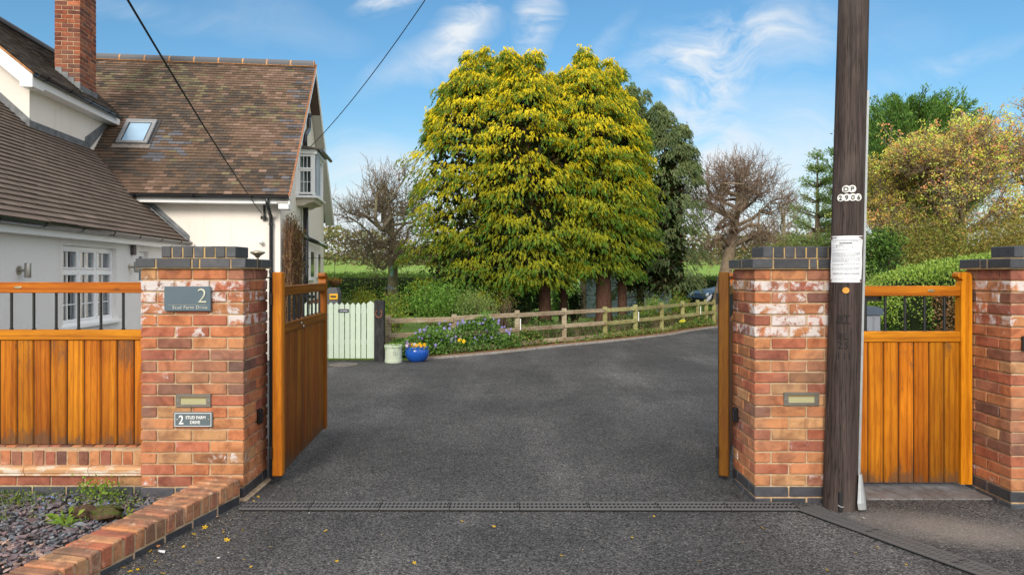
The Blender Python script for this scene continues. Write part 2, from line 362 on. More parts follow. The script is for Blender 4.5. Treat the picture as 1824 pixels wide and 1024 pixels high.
def m_glass(N):
    p = N.p; out = N.nt.nodes['Material Output']; p.inputs['Base Color'].default_value = (.03, .04, .05, 1)
    g = N.n('ShaderNodeBsdfGlossy'); g.inputs[0].default_value = (.9, .95, 1, 1); g.inputs['Roughness'].default_value = .03
    t = N.n('ShaderNodeBsdfTransparent'); t.inputs[0].default_value = (.8, .86, .86, 1)
    lw = N.n('ShaderNodeFresnel'); lw.inputs[0].default_value = 1.55; b = N.noise(3, 2); bp = N.n('ShaderNodeBump'); bp.inputs[0].default_value = .05; N.put(bp.inputs['Height'], b); N.nt.links.new(bp.outputs[0], g.inputs['Normal'])
    mx = N.n('ShaderNodeMixShader'); N.put(mx.inputs[0], N.math('ADD', N.math('MULTIPLY', lw.outputs[0], 1.6), .12)); N.nt.links.new(t.outputs[0], mx.inputs[1]); N.nt.links.new(g.outputs[0], mx.inputs[2]); N.nt.links.new(mx.outputs[0], out.inputs[0])
def m_slate(N):
    g = N.noise(60, 4, .6); c = N.mix(N.ramp(g, .35, .7), N.mix(1, N.col, (.7, .7, .7), 'MULTIPLY'), N.col); N.set_col(c); N.bump(g, .3, .002)
def m_lead(N):
    g = N.noise(7, 5, .6); N.set_col(N.mix(N.ramp(g, .35, .7), (.10, .11, .12), (.22, .235, .25))); N.bump(g, .3, .01)
MT = dict(
    brick=mat('brick', .85, build=m_brick, spec=.3), mortar=mat('mortar', .95, build=m_mortar, use_col=False, spec=.2),
    blue=mat('blue_brick', .5, build=m_generic(25, .4, .4, .003, (.55, .52, .55)), spec=.5),
    wood_z=mat('stained_wood_vertical', .5, build=m_wood('z'), spec=.22), wood_x=mat('stained_wood_horizontal', .5, build=m_wood('x'), spec=.22),
    render=mat('render', .9, build=m_render, spec=.2), tile=mat('roof_tile', .85, build=m_tile, spec=.25), tarmac=mat('tarmac', .8, build=m_tarmac, use_col=False, spec=.25),
    grass=mat('grass', .9, build=m_grass, use_col=False, spec=.15), soil=mat('bark_mulch', .95, build=m_soil, use_col=False, spec=.1), pole=mat('creosoted_pole', .75, build=m_pole, use_col=False, spec=.3),
    plain=mat('plain', .6, build=m_generic(12, .15, .05)), metal=mat('metal', .35, metal=.9, build=m_generic(30, .2, .05)), galv=mat('galvanised', .5, metal=.55, build=m_generic(22, .3, .1)),
    black=mat('black_plastic', .38, color=(.012, .013, .015)), upvc=mat('white_upvc', .35, build=m_generic(6, .08, .02, .001, (.85, .85, .85))),
    glass=mat('glass', .1, use_col=False, build=m_glass), leaf=mat('leaf', .55, build=m_leaf(), spec=.25), gloss=mat('glazed', .12, build=m_generic(5, .2, .02, .001)),
    petal=mat('petal', .6, build=m_leaf(.2), spec=.2),
    bark=mat('bark', .95, build=m_bark, spec=.15), slate=mat('slate', .6, build=m_slate, spec=.35), lead=mat('lead', .55, use_col=False, build=m_lead),
    oldwood=mat('weathered_wood', .9, build=m_wood('x'), spec=.2), stone=mat('stone', .9, build=m_generic(16, .5, .6, .004, (.6, .5, .45)), spec=.2),
    darkglass=mat('dark_glass', .08, color=(.03,.04,.05)),
    dwarf=mat('weathered_brick', .9, build=m_dwarf, spec=.2),
    dark=mat('dark_recess', .9, color=(.01, .01, .012)),
)
# ------------------------------------------------------------------ ground
def th(x, y):   # terrain height: level garden, then a field climbing away
    return -.012 + np.clip((y - 26) / 44, 0, 1) ** 1.2 * 2.25 + np.clip((y - 75) / 300, 0, 1) * 7
xs = np.concatenate([np.linspace(-600, -40, 12), np.linspace(-30, 30, 21), np.linspace(40, 600, 12)]); ys = np.concatenate([np.linspace(-60, 24, 12), np.linspace(26, 80, 28), np.linspace(90, 900, 16)])
mb = MB(); GX, GY = np.meshgrid(xs, ys); V = np.stack([GX, GY, th(GX, GY)], -1).reshape(-1, 3); nx = len(xs)
mb.add(V, np.array([(j * nx + i, j * nx + i + 1, (j + 1) * nx + i + 1, (j + 1) * nx + i) for j in range(len(ys) - 1) for i in range(nx - 1)]))
struct(mb.build('ground', MT['grass'], smooth=True, base=(0, 0, 0)))
KERB = [(-4.3, 11.9), (-2.3, 11.92), (-1.46, 12.0), (-.3, 12.85), (.99, 14.1), (2.05, 15.0), (3.04, 15.95), (3.85, 16.8), (4.55, 17.8), (5.5, 18.9), (6.8, 20.0), (9, 21.3), (13, 22.6), (18, 23.2)]
def spline(P, k=6):
    P = np.array(P, float); out = []
    for i in range(len(P) - 1):
        p0 = P[max(i - 1, 0)]; p1 = P[i]; p2 = P[i + 1]; p3 = P[min(i + 2, len(P) - 1)]
        for t in np.linspace(0, 1, k, endpoint=False): out.append(.5 * ((2 * p1) + (-p0 + p2) * t + (2 * p0 - 5 * p1 + 4 * p2 - p3) * t * t + (-p0 + 3 * p1 - 3 * p2 + p3) * t ** 3))
    out.append(P[-1]); return np.array(out)
KC = spline(KERB)
mb = MB(); 
for i in range(len(KC) - 1):
    a, b = KC[i], KC[i + 1]; mb.add([(a[0], -4 if a[0] > -9 else -4, .0), (b[0], -4, .0), (b[0], b[1], .0), (a[0], a[1], .0)], [(0, 1, 2, 3)])
mb.add([(-12, -4, 0), (-4.3, -4, 0), (-4.3, 11.9, 0), (-12, 11.9, 0)], [(0, 1, 2, 3)])
struct(mb.build('driveway', MT['tarmac'], base=(0, 0, 0)))
def offset_curve(C, d):
    T = np.gradient(C, axis=0); T /= np.linalg.norm(T, axis=1)[:, None]; return C + np.stack([-T[:, 1], T[:, 0]], 1) * d
def ribbon(mb, A, B, z0, z1, col=(1, 1, 1), thick=.0):
    n = len(A); V = np.vstack([np.c_[A, np.full(n, z0)], np.c_[B, np.full(n, z1)]])
    mb.add(V, [(i, i + 1, n + i + 1, n + i) for i in range(n - 1)], col)
# concrete edging, a real step of a few centimetres
mb = MB(); k0, k1 = KC[10:], offset_curve(KC, .06)[10:]
ribbon(mb, k0, k1, .035, .035, (.36, .35, .33)); ribbon(mb, k0, k0, -.01, .035, (.36, .35, .33)); ribbon(mb, k1, k1, -.01, .035, (.36, .35, .33))
struct(mb.build('kerb', MT['stone'], base=(0, 0, 0)))
mb = MB(); ribbon(mb, k1, offset_curve(KC, .75)[10:], .02, .03); struct(mb.build('mulch_strip', MT['soil'], base=(0, 0, 0)))
mb = MB(); ribbon(mb, offset_curve(KC, .75)[10:], offset_curve(KC, 3.2)[10:], .012, .008); struct(mb.build('garden_soil', MT['soil'], base=(0, 0, 0)))

# ------------------------------------------------------------------ brick piers
BR = [(.42, .155, .070), (.37, .125, .070), (.45, .20, .090), (.30, .105, .068), (.23, .10, .065), (.42, .175, .085), (.34, .15, .095), (.16, .075, .060), (.46, .25, .12), (.29, .135, .065)]
BP = [.19, .16, .15, .11, .06, .12, .09, .03, .06, .03]
def bcol(eff=0, dark=1.0):
    c = np.array(BR[rng.choice(10, p=BP)]) * rng.uniform(.85, 1.12) * dark; return (*c, eff)
def ucol(eff=0):
    c = np.array((.052, .058, .068)) * rng.uniform(.75, 1.35) * np.array((rng.uniform(.95, 1.15), 1, 1)); return (*c, eff)
def course(mb, x0, x1, y0, y1, z, h, kind, colf, j=.0):
    g = .010; b = .1025
    def lay(a0, a1, mode, front):
        L = a1 - a0; n = max(1, round(L / .225)); w_ = (L + g) / n
        for i in range(n):
            s0 = a0 + i * w_; s1 = s0 + w_ - g; k = rng.uniform(-.0015, .0015)
            if mode == 'x':
                ya, yb = (y0 + k, y0 + b) if front else (y1 - b, y1 + k)
                mb.cbox(s0, s1, ya, yb, z, z + h, .005, colf(), jit=.0022)
            else:
                xa, xb = (x0 + k, x0 + b) if front else (x1 - b, x1 + k)
                mb.cbox(xa, xb, s0, s1, z, z + h, .005, colf(), jit=.0022)
    if kind == 0:
        for f in (True, False): lay(x0, x1, 'x', f)
        for f in (True, False): lay(y0 + b + g, y1 - b - g, 'y', f)
    else:
        for f in (True, False): lay(y0, y1, 'y', f)
        for f in (True, False): lay(x0 + b + g, x1 - b - g, 'x', f)
def pier(label, x0, x1, y0, y1, zb, n, gauge, nblue, par, cope_shift=0, efz=(1.0, 1.42), group='brick gate piers with dark blue brick copings'):
    t = thing('brick_pier', label, 'gate pier', ((x0 + x1) / 2, (y0 + y1) / 2, 0), 0, group)
    mb = MB(); ub = MB(); h = gauge - .010
    for k in range(n):
        z = zb + k * gauge
        def cf():
            e = 0
            if efz[0] < z < efz[1]: e = rng.choice([0, .4, .75, .95], p=[.22, .25, .33, .2])
            elif z < .35: e = rng.choice([0, .35, .6], p=[.45, .3, .25])
            elif rng.random() < .12: e = .35
            return bcol(e)
        course(ub if k < nblue else mb, x0, x1, y0, y1, z, h, (k + par) % 2, (lambda: ucol()) if k < nblue else cf)
    ztop = zb + n * gauge
    mb.build('brickwork', MT['brick'], t); ub.build('blue_brick_plinth', MT['blue'], t)
    m = MB(); m.box(x0 + .009, x1 - .009, y0 + .009, y1 - .009, -.05, ztop - .003); m.build('mortar', MT['mortar'], t)
    c = MB(); o = .026; L = x1 - x0 + 2 * o; xs_ = [x0 - o, x0 - o + .135, x0 - o + .37, x0 - o + .435, x1 + o - .10 - .105, x1 + o]
    a = x0 - o; cuts = np.array([0, .19, .51, .58, .86, 1.0]) * L + a
    for i in range(5):
        c.cbox(cuts[i] + .005, cuts[i + 1] - .005, y0 - o + rng.uniform(-.002, .002), y0 - o + .215, ztop, ztop + .062, .004, ucol(), jit=.001)
        c.cbox(cuts[i] + .005, cuts[i + 1] - .005, y1 + o - .215, y1 + o, ztop, ztop + .062, .004, ucol(), jit=.001)
    c.cbox(a + .003, x1 + o - .003, y0 - o + .22, y1 + o - .22, ztop, ztop + .061, .004, ucol())
    top = c.build('coping', MT['blue'], t)
    c = MB(); cx = (x0 + x1) / 2 + cope_shift; cy = (y0 + y1) / 2; n2 = 7; w2 = .072
    for i in range(n2):
        xx = cx + (i - n2 / 2) * w2; c.cbox(xx + .005, xx + w2 - .004, cy - .13 + rng.uniform(-.003, .003), cy + .095, ztop + .070, ztop + .070 + .075, .004, ucol(), jit=.001)
    c.build('capping', MT['blue'], t)
    m = MB(); m.box(x0 - o + .006, x1 + o - .006, y0 - o + .006, y1 + o - .006, ztop - .004, ztop + .057); m.box(cx - 3.5 * w2 + .006, cx + 3.5 * w2 - .008, cy - .124, cy + .088, ztop + .056, ztop + .138)
    mm = MT['cope_mortar']; m.build('coping_mortar', mm, t)
    return t
def m_cm(N):
    N.set_col(N.mix(N.ramp(N.noise(14, 4), .4, .6), (.46, .31, .12), (.30, .22, .13))); N.bump(N.noise(90, 3), .6, .004)
MT['cope_mortar'] = mat('cope_mortar', .95, build=m_cm, use_col=False)
PL = (-2.425, -1.751, 4.58, 5.03); PR = (1.563, 2.237, 4.52, 4.97); PF = (3.136, 3.81, 4.41, 4.86)
pier('weathered red brick gate pier with white salt bloom, carrying two house number plates', *PL, .012, 20, .075, 1, 0)
pier('red brick gate pier directly behind the wooden utility pole', *PR, -.035, 21, .0735, 2, 1)
pier('red brick gate pier at the right edge of the picture, beside the small gate', *PF, -.035, 21, .0735, 2, 0)
# cement fillet at the foot of the first pier
mb = MB(); mb.cbox(PL[0] + .1, PL[1] + .03, PL[2] - .03, PL[3], -.02, .014, .01, (.45, .36, .25)); struct(mb.build('ground_cement', MT['stone']))

# ------------------------------------------------------------------ low boundary wall under the fence panel
t = thing('boundary_wall', 'low brick wall with soldier course and pale moulded ledge under the wooden panel', 'wall', (-3.5, 4.75, 0))
mb = MB(); ub = MB(); x = -4.75; WX1 = PL[0] - .003
while x < WX1 - .02:
    e = min(x + .215, WX1); ub.cbox(x, e, 4.645, 4.86, -.012, .065, .004, ucol()); x += .225
x = -4.85
while x < WX1 - .02:
    e = min(x + .215, WX1); mb.cbox(x, e, 4.645, 4.86, .077, .14, .004, bcol(rng.choice([0, .4])), jit=.001); x += .225
x = -4.78; k = 0
while x < WX1 - .02:
    e = min(x + .062, WX1); c = bcol(rng.choice([0, 0, .35]))
    yy_ = 4.645 + rng.uniform(-.003, .004); mb.prism([(yy_, .212), (4.86, .212), (4.86, .325), (4.70, .325), (yy_, .300 + rng.uniform(-.006, .004))], x, e, 'x', c); x += .0735
mb.build('brickwork', MT['brick'], t); ub.build('blue_brick_plinth', MT['blue'], t)
mb = MB(); mb.box(-4.9, WX1 + .002, 4.652, 4.855, -.05, .318); mb.build('mortar', MT['mortar'], t)
mb = MB(); x = -4.9
while x < WX1 - .02:
    e = min(x + .42, WX1); mb.prism([(4.66, .143), (4.62, .143), (4.612, .150), (4.618, .160), (4.604, .168), (4.600, .190), (4.612, .204), (4.66, .209)], x, e, 'x', (.62, .36, .18, rng.uniform(.7, 1.1))); x += .424
def m_led(N):
    e = N.noise(9, 6, .7, vec=N.co((.5, 1, 1.5))); N.set_col(N.mix(N.ramp(e, .46, .58), (.50, .27, .13), (.64, .56, .47))); N.bump(e, .6, .006)
MT['ledge'] = mat('ledge', .85, build=m_led, use_col=False)
mb.build('moulded_ledge', MT['ledge'], t)

# ------------------------------------------------------------------ raking dwarf wall beside the drive
t = thing('dwarf_wall', 'low brick-on-edge garden wall running diagonally beside the drive, chipped and stained', 'wall', (-1.95, 3.6, 0))
A = np.array((-1.742, 4.50)); D = np.array((-.235, -.98)); D /= np.linalg.norm(D); Nn = np.array((D[1], -D[0]))  # Nn: to the inside (left)
if Nn[0] > 0: Nn = -Nn
LW = 3.1; mb = MB(); ub = MB(); mo = MB()
def frame(s, zt): return Matrix(((D[0], Nn[0], 0, A[0] + D[0] * s), (D[1], Nn[1], 0, A[1] + D[1] * s), (0, 0, 1, zt), (0, 0, 0, 1)))
s = 0; i = 0
while s < LW:
    zt = .165 - .028 * s + rng.uniform(-.002, .002); c = np.array(bcol(0)); c[:3] = c[:3] * .55 + np.array((.36, .20, .12)) * .45 if rng.random() < .7 else c[:3]; c[3] = rng.choice([0, .1, .25])
    mb.cbox(0, .064, 0 + rng.uniform(-.004, .004), .225, -.102, 0, .007, tuple(c), M=frame(s, zt), jit=.0022); s += .0745
s = 0
while s < LW:
    zt = .165 - .028 * s - .112; ub.cbox(0, .215, .004, .22, -.068, 0, .004, ucol(), M=frame(s, zt)); s += .225
for k in range(8):
    s0 = k * .39; zt = .165 - .028 * s0; mo.box(-.003, .39, .006, .218, -.25, -.010 - .011, M=frame(s0, zt), col=(1, 1, 1))
mb.build('brickwork', MT['dwarf'] if 'dwarf' in MT else MT['brick'], t); ub.build('blue_brick_course', MT['blue'], t); mo.build('mortar', MT['mortar'], t)

# ------------------------------------------------------------------ slate bed, chips, plants
mb = MB(); mb.add([(-6.5, .8, .03), (-2.95, .8, .03), (-2.02, 4.62, .006), (-2.45, 4.62, .006), (-6.5, 4.62, .006)], [(0, 1, 2, 3, 4)])
mb.C = [np.tile((.05, .05, .055, 0), (5, 1))]; struct(mb.build('soil_bed', MT['slate'], base=(0, 0, 0)))
def inbed(P): 
    rel = P - A; return (rel @ Nn > .235) & (P[:, 1] < 4.62) & (P[:, 0] > -4.6) & ~((P[:, 0] > PL[0] - .01) & (P[:, 1] > PL[2] - .03))
def bedz(y): return .010 + .035 * min(1, max(0, (4.5 - y) / .9))
def chips(n, lo, hi, x0=-4.2, x1=-1.9, y0=2.9, y1=4.62, z=.045):
    P = rng.uniform((x0, y0), (x1, y1), (n, 2)); P = P[inbed(P)]
    for p in P:
        L = rng.uniform(lo, hi); W = L * rng.uniform(.45, .8); k = rng.integers(5, 8); th_ = np.sort(rng.uniform(0, 6.283, k)); 
        c = [(.11, .125, .145), (.075, .085, .10), (.16, .175, .19), (.13, .105, .12), (.17, .125, .13), (.10, .085, .095)][rng.integers(6)] if p[1] > 3.65 + .1 * math.sin(p[0] * 9) else [(.17, .12, .13), (.13, .10, .115), (.21, .155, .15), (.11, .115, .13), (.30, .21, .17)][rng.integers(5)]
        c = np.array(c) * rng.uniform(1.0, 1.75)
        Mx = Matrix.Translation((p[0], p[1], bedz(p[1]) + rng.uniform(-.006, .022))) @ Matrix.Rotation(rng.uniform(0, 6.28), 4, 'Z') @ Matrix.Rotation(rng.normal(0, .28), 4, 'X') @ Matrix.Rotation(rng.normal(0, .28), 4, 'Y')
        mb.prism([(L / 2 * math.cos(a), W / 2 * math.sin(a)) for a in th_], 0, rng.uniform(.004, .010), 'z', tuple(c), M=Mx)
mb = MB(); chips(5200, .018, .05); chips(700, .05, .085); o = mb.build('slate_chippings', MT['slate'], fix=False); tag(o, 'blue-grey and plum slate chippings spread over the bed behind the dwarf wall', 'slate chippings', kind='stuff')

def leaves(mb, P, Dr, L, W, C, up=None, bend=0):
    n = len(P); Dr = Dr / (np.linalg.norm(Dr, axis=1)[:, None] + 1e-9)
    r = rng.normal(size=(n, 3)) if up is None else up + rng.normal(size=(n, 3)) * .35
    sd_ = np.cross(Dr, r); sd_ /= np.linalg.norm(sd_, axis=1)[:, None] + 1e-9
    L = np.broadcast_to(L, n)[:, None]; W = np.broadcast_to(W, n)[:, None]
    V = np.stack([P, P + Dr * L * .45 + sd_ * W / 2, P + Dr * L + np.array((0, 0, -1)) * L * bend, P + Dr * L * .45 - sd_ * W / 2], 1).reshape(-1, 3)
    mb.add(V, np.arange(n * 4).reshape(n, 4), np.repeat(C, 4, axis=0))
def pick(cols, n, var=.25, p=None):
    c = np.array(cols)[rng.choice(len(cols), n, p=p)] * rng.uniform(1 - var, 1 + var, (n, 1)); return np.hstack([c, np.zeros((n, 1))])
GR = [(.06, .13, .02), (.09, .17, .025), (.13, .21, .04)]
# ground-hugging weeds and moss in the bed
mb = MB()
for k in range(60):
    c = np.array((rng.uniform(-4.2, -2.4), rng.choice([rng.normal(4.5, .07), rng.uniform(3.9, 4.5)]), .05)); m_ = rng.integers(20, 60); r = rng.uniform(.03, .10)
    if not inbed(c[None, :2])[0]: continue
    P = c + rng.normal(size=(m_, 3)) * (r, r, .018); P[:, 2] = np.abs(P[:, 2] - .04) + bedz(c[1]) + .01; Dd = rng.normal(size=(m_, 3)); Dd[:, 2] = np.abs(Dd[:, 2]) + .3
    leaves(mb, P, Dd, rng.uniform(.012, .022, m_), rng.uniform(.008, .014, m_), pick([(.16, .25, .04), (.10, .18, .03), (.22, .27, .07)], m_))
tag(mb.build('moss_and_weeds', MT['leaf'], fix=False), 'small green weeds and moss scattered over the slate bed', 'weeds', kind='stuff')
def plantlet(x, y, label, n=10, L=.10, cols=[(.25, .33, .04), (.16, .27, .04)]):
    mb = MB(); a = rng.uniform(0, 6.28, n); Dd = np.stack([np.cos(a), np.sin(a), rng.uniform(.5, 1.6, n)], 1); P = np.tile((x, y, .03), (n, 1)) + rng.normal(size=(n, 3)) * (.02, .02, 0)
    leaves(mb, P, Dd, rng.uniform(L * .6, L * 1.2, n), L * .22, pick(cols, n), bend=.35); leaves(mb, P + Dd * L * .4, Dd + rng.normal(size=(n, 3)) * .5, L * .6, L * .2, pick(cols, n), bend=.3)
    return tag(mb.build('weed', MT['leaf'], fix=False), label, 'plant')
g = gp(125, 938); plantlet(-2.55, 4.02, 'bright green leafy weed in the slate in front of the old log', 12, .12); plantlet(-2.28, 4.10, 'short green shoot in the slate at the right end of the log', 8, .08)
for x, y, lb in ((-2.73, 4.53, 'taller frothy green weed against the low wall under the panel'), (-2.45 - .15, 4.5, 'small sprig of green weed at the wall foot, left of the number pier')):
    mb = MB(); m_ = 130; P = np.array((x, y, .085)) + rng.normal(size=(m_, 3)) * (.04, .03, .035); Dd = rng.normal(size=(m_, 3)) + (0, 0, .5); leaves(mb, P, Dd, .022, .014, pick([(.22, .32, .04), (.15, .26, .04)], m_))
    for k in range(6): mb.tube([(x, y, .04), (x + rng.normal(0, .02), y + rng.normal(0, .02), .12)], .0015, 4, (.15, .2, .05))
    tag(mb.build('weed', MT['leaf'], fix=False), lb, 'plant')
# forget-me-nots
FM = [(255, 884), (286, 887), (240, 897), (370, 904), (537, 898), (588, 897), (228, 909)]
for i, (cx_, cy_) in enumerate([(86, 883), (96, 885), (80, 896), (123, 899), (178, 904), (195, 898), (76, 909)]):
    p = gp(cx_, cy_, .05); mb = MB(); m_ = 9; a = rng.uniform(0, 6.28, m_); P = p + rng.normal(size=(m_, 3)) * (.007, .007, .005); leaves(mb, P, np.stack([np.cos(a), np.sin(a), a * 0 + .6], 1), .011, .009, pick([(.22, .32, .68), (.30, .40, .75)], m_, .1), up=np.array((0, 0, 1.)))
    mb.tube([(p[0], p[1], .015), tuple(p)], .0012, 4, (.1, .2, .04)); tag(mb.build('forget_me_not', MT['petal'], fix=False), 'tiny pale blue forget-me-not flower among the slate chippings', 'flower', 'blue forget-me-nots in the slate bed')
def vnoise0(x, y): return (math.sin(math.floor(x * 3) * 12.9 + math.floor(y) * 78.2) * 43758.5) % 1
# old log
mb = MB(); c = np.array((-2.44, 4.12, .072)); nr_, nc_ = 22, 22; V = []; C_ = []
for i in range(nr_):
    q = i / (nr_ - 1); rr = .042 * (1 - .35 * abs(2 * q - 1) ** 4) * (1.12 if q > .5 else .95)
    for j in range(nc_):
        a = 2 * math.pi * j / nc_; r_ = rr * (1 + .16 * math.sin(5 * a + 4 * q) + .10 * math.sin(11 * a + 9 * q) + .10 * (vnoise0(a * 2, q * 9) - .5)); V.append((c[0] - .14 + .28 * q + .02 * math.sin(a * 3) * (q in (0, 1)), c[1] + r_ * math.cos(a) + .015 * math.sin(q * 5), c[2] + r_ * .92 * math.sin(a) + .006 * math.sin(q * 9)))
        C_.append((.10, .13, .03, 0) if (math.sin(a) > .2 and q > .45 and rng.random() < .7) else (.13, .085, .055, 0))
mb.add(V, [(i * nc_ + j, i * nc_ + (j + 1) % nc_, (i + 1) * nc_ + (j + 1) % nc_, (i + 1) * nc_ + j) for i in range(nr_ - 1) for j in range(nc_)] + [tuple(range(nc_)), tuple(range((nr_ - 1) * nc_, nr_ * nc_))], np.array(C_)); tag(mb.build('log', MT['bark'], smooth=True), 'short rotting brown log lying on the slate chippings', 'log')

# ------------------------------------------------------------------ slot drain across the entrance
t = thing('drain_channel', 'grey slotted drain channel across the drive entrance, bending toward the camera at the pole', 'drain', (1.8, 4.42, 0))
def drain(a, b, seg=.5):
    a = np.array(a, float); b = np.array(b, float); L = np.linalg.norm(b - a); d = (b - a) / L; n_ = np.array((-d[1], d[0])); k = int(math.ceil(L / seg))
    for q in range(k):
        s0 = q * L / k; s1 = (q + 1) * L / k - .003
        M = Matrix(((d[0], n_[0], 0, a[0]), (d[1], n_[1], 0, a[1]), (0, 0, 1, .004), (0, 0, 0, 1))); mb = MB(); c = (.085, .085, .087)
        mb.box(s0, s1, -.07, .07, 0, .003, (.004, .004, .004), M=M)
        for y0, y1 in ((-.07, -.052), (-.006, .006), (.052, .07)): mb.cbox(s0, s1, y0, y1, .004, .015, .002, c, M=M)
        m_ = int((s1 - s0) / .0265)
        for i in range(m_ + 1):
            s_ = s0 + i * (s1 - s0) / m_
            for y0, y1 in ((-.055, -.004), (.004, .055)):
                xx = min(max(s_, s0 + .004), s1 - .022); mb.prism([(xx, y0), (xx + .012, y0), (xx + .022, y1), (xx + .010, y1)], .004, .0145, 'z', c, M=M)
        mb.build('grating', MT['plain'], t)
drain((-1.70, 4.43), (1.80, 4.42)); drain((1.83, 4.40), (2.95, 2.27))

# block paving at the small gate
mb = MB()
y0_, y1_ = 4.60, 4.90
for i in range(11):
    x = 2.22 + i * .094; c = np.array((.21, .205, .21)) * rng.uniform(.8, 1.15)
    mb.prism([(x, y0_ - .02), (x + .088, y0_ - .02), (x + .0, y1_), (x - .088, y1_)], -.02, .008 + rng.uniform(0, .003), 'z', tuple(c))
struct(mb.build('paving', MT['stone']))

# ------------------------------------------------------------------ timber gates
OR = (.62, .225, .008)
def wcol(e=0, k=1.0, s=.20): return (*(np.array(OR) * k * rng.uniform(1 - s, 1 + s) * np.array((1, rng.uniform(.84, 1.12), 1))), e)
def bars(t, xs_, y, z0, z1, r=.009, sq=False):
    first = None
    for x in xs_:
        mb = MB()
        mb.tube([(x, y, z0), (x, y, z1)], r, 8, (.016, .018, .022)); mb.tube([(x, y, z0), (x, y, z0 + .012)], r * 1.35, 8, (.016, .018, .022)); mb.build('bar', MT['barpaint'], t, smooth=False, world=False)
MT['barpaint'] = mat('bar_paint', .3, build=m_generic(20, .1, .02), spec=.5)
def boards(t, x0, x1, n, y0, y1, z0, z1, k=1.0, weather=.35, darkb=.0):
    w_ = (x1 - x0) / n; mb = MB()
    for i in range(n):
        a, b = x0 + i * w_, x0 + (i + 1) * w_; c0 = wcol(0, k)
        # each board: stacked vertices so weathering (alpha) can grow toward its foot
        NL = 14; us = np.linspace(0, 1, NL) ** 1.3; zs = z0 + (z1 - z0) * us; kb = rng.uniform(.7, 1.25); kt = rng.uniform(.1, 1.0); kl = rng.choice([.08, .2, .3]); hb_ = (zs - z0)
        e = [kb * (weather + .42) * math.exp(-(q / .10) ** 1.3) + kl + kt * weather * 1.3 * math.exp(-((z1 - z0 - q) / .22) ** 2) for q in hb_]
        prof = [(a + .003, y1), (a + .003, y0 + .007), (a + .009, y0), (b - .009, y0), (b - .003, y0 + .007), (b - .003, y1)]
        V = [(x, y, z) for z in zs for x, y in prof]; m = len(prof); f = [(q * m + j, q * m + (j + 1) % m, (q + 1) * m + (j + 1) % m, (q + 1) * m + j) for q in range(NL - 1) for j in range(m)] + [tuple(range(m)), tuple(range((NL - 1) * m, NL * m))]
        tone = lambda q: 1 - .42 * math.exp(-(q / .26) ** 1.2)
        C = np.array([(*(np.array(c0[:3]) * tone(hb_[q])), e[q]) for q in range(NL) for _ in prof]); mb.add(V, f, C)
        mb.box(a - .005, a + .005, y0 + .0075, y1 - .004, z0 + .004, z1 - .002, (.03, .015, .006, 0))
    return mb.build('board_panel', MT['wood_z'], t, world=False)
def plaque(t, x, y, z, w_=.05, h=.016):
    mb = MB(); 
    mb.lathe([(.0, 0), (.5, 0), (.5, .8), (.44, 1), (0, 1)], n=24, col=(.42, .37, .25), M=Matrix.Translation((x, y, z)) @ Matrix.Rotation(R(90), 4, 'X') @ Matrix.Diagonal((w_, h, .004, 1)))
    return mb.build('maker_plaque', MT['metal'], t, world=False)
# fixed panel on the low wall (local x along, seen face at -y)
t = thing('fence_panel', 'orange stained fixed wooden panel on the low wall left of the number pier', 'fence panel', (-4.55, 4.74, .325))
W_ = PL[0] - .004 + 4.55
mb = MB(); mb.cbox(0, W_, -.03, .03, 1.02, 1.092, .004, wcol(.2)); mb.build('top_rail', MT['wood_x'], t, world=False)
mb = MB(); mb.cbox(0, W_, -.034, .03, .705, .772, .005, wcol(.15)); mb.build('middle_rail', MT['wood_x'], t, world=False)
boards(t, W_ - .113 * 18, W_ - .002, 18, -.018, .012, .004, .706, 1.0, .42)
mb = MB(); mb.cbox(0, W_, .013, .03, .1, .2, .003, wcol(.1)); mb.build('back_rail', MT['wood_x'], t, world=False)
bars(t, [W_ - .045 - .151 * i for i in range(14)], 0, .77, 1.022)
plaque(t, at(32, 511, 4.71)[0] + 4.55, -.030, 1.058)
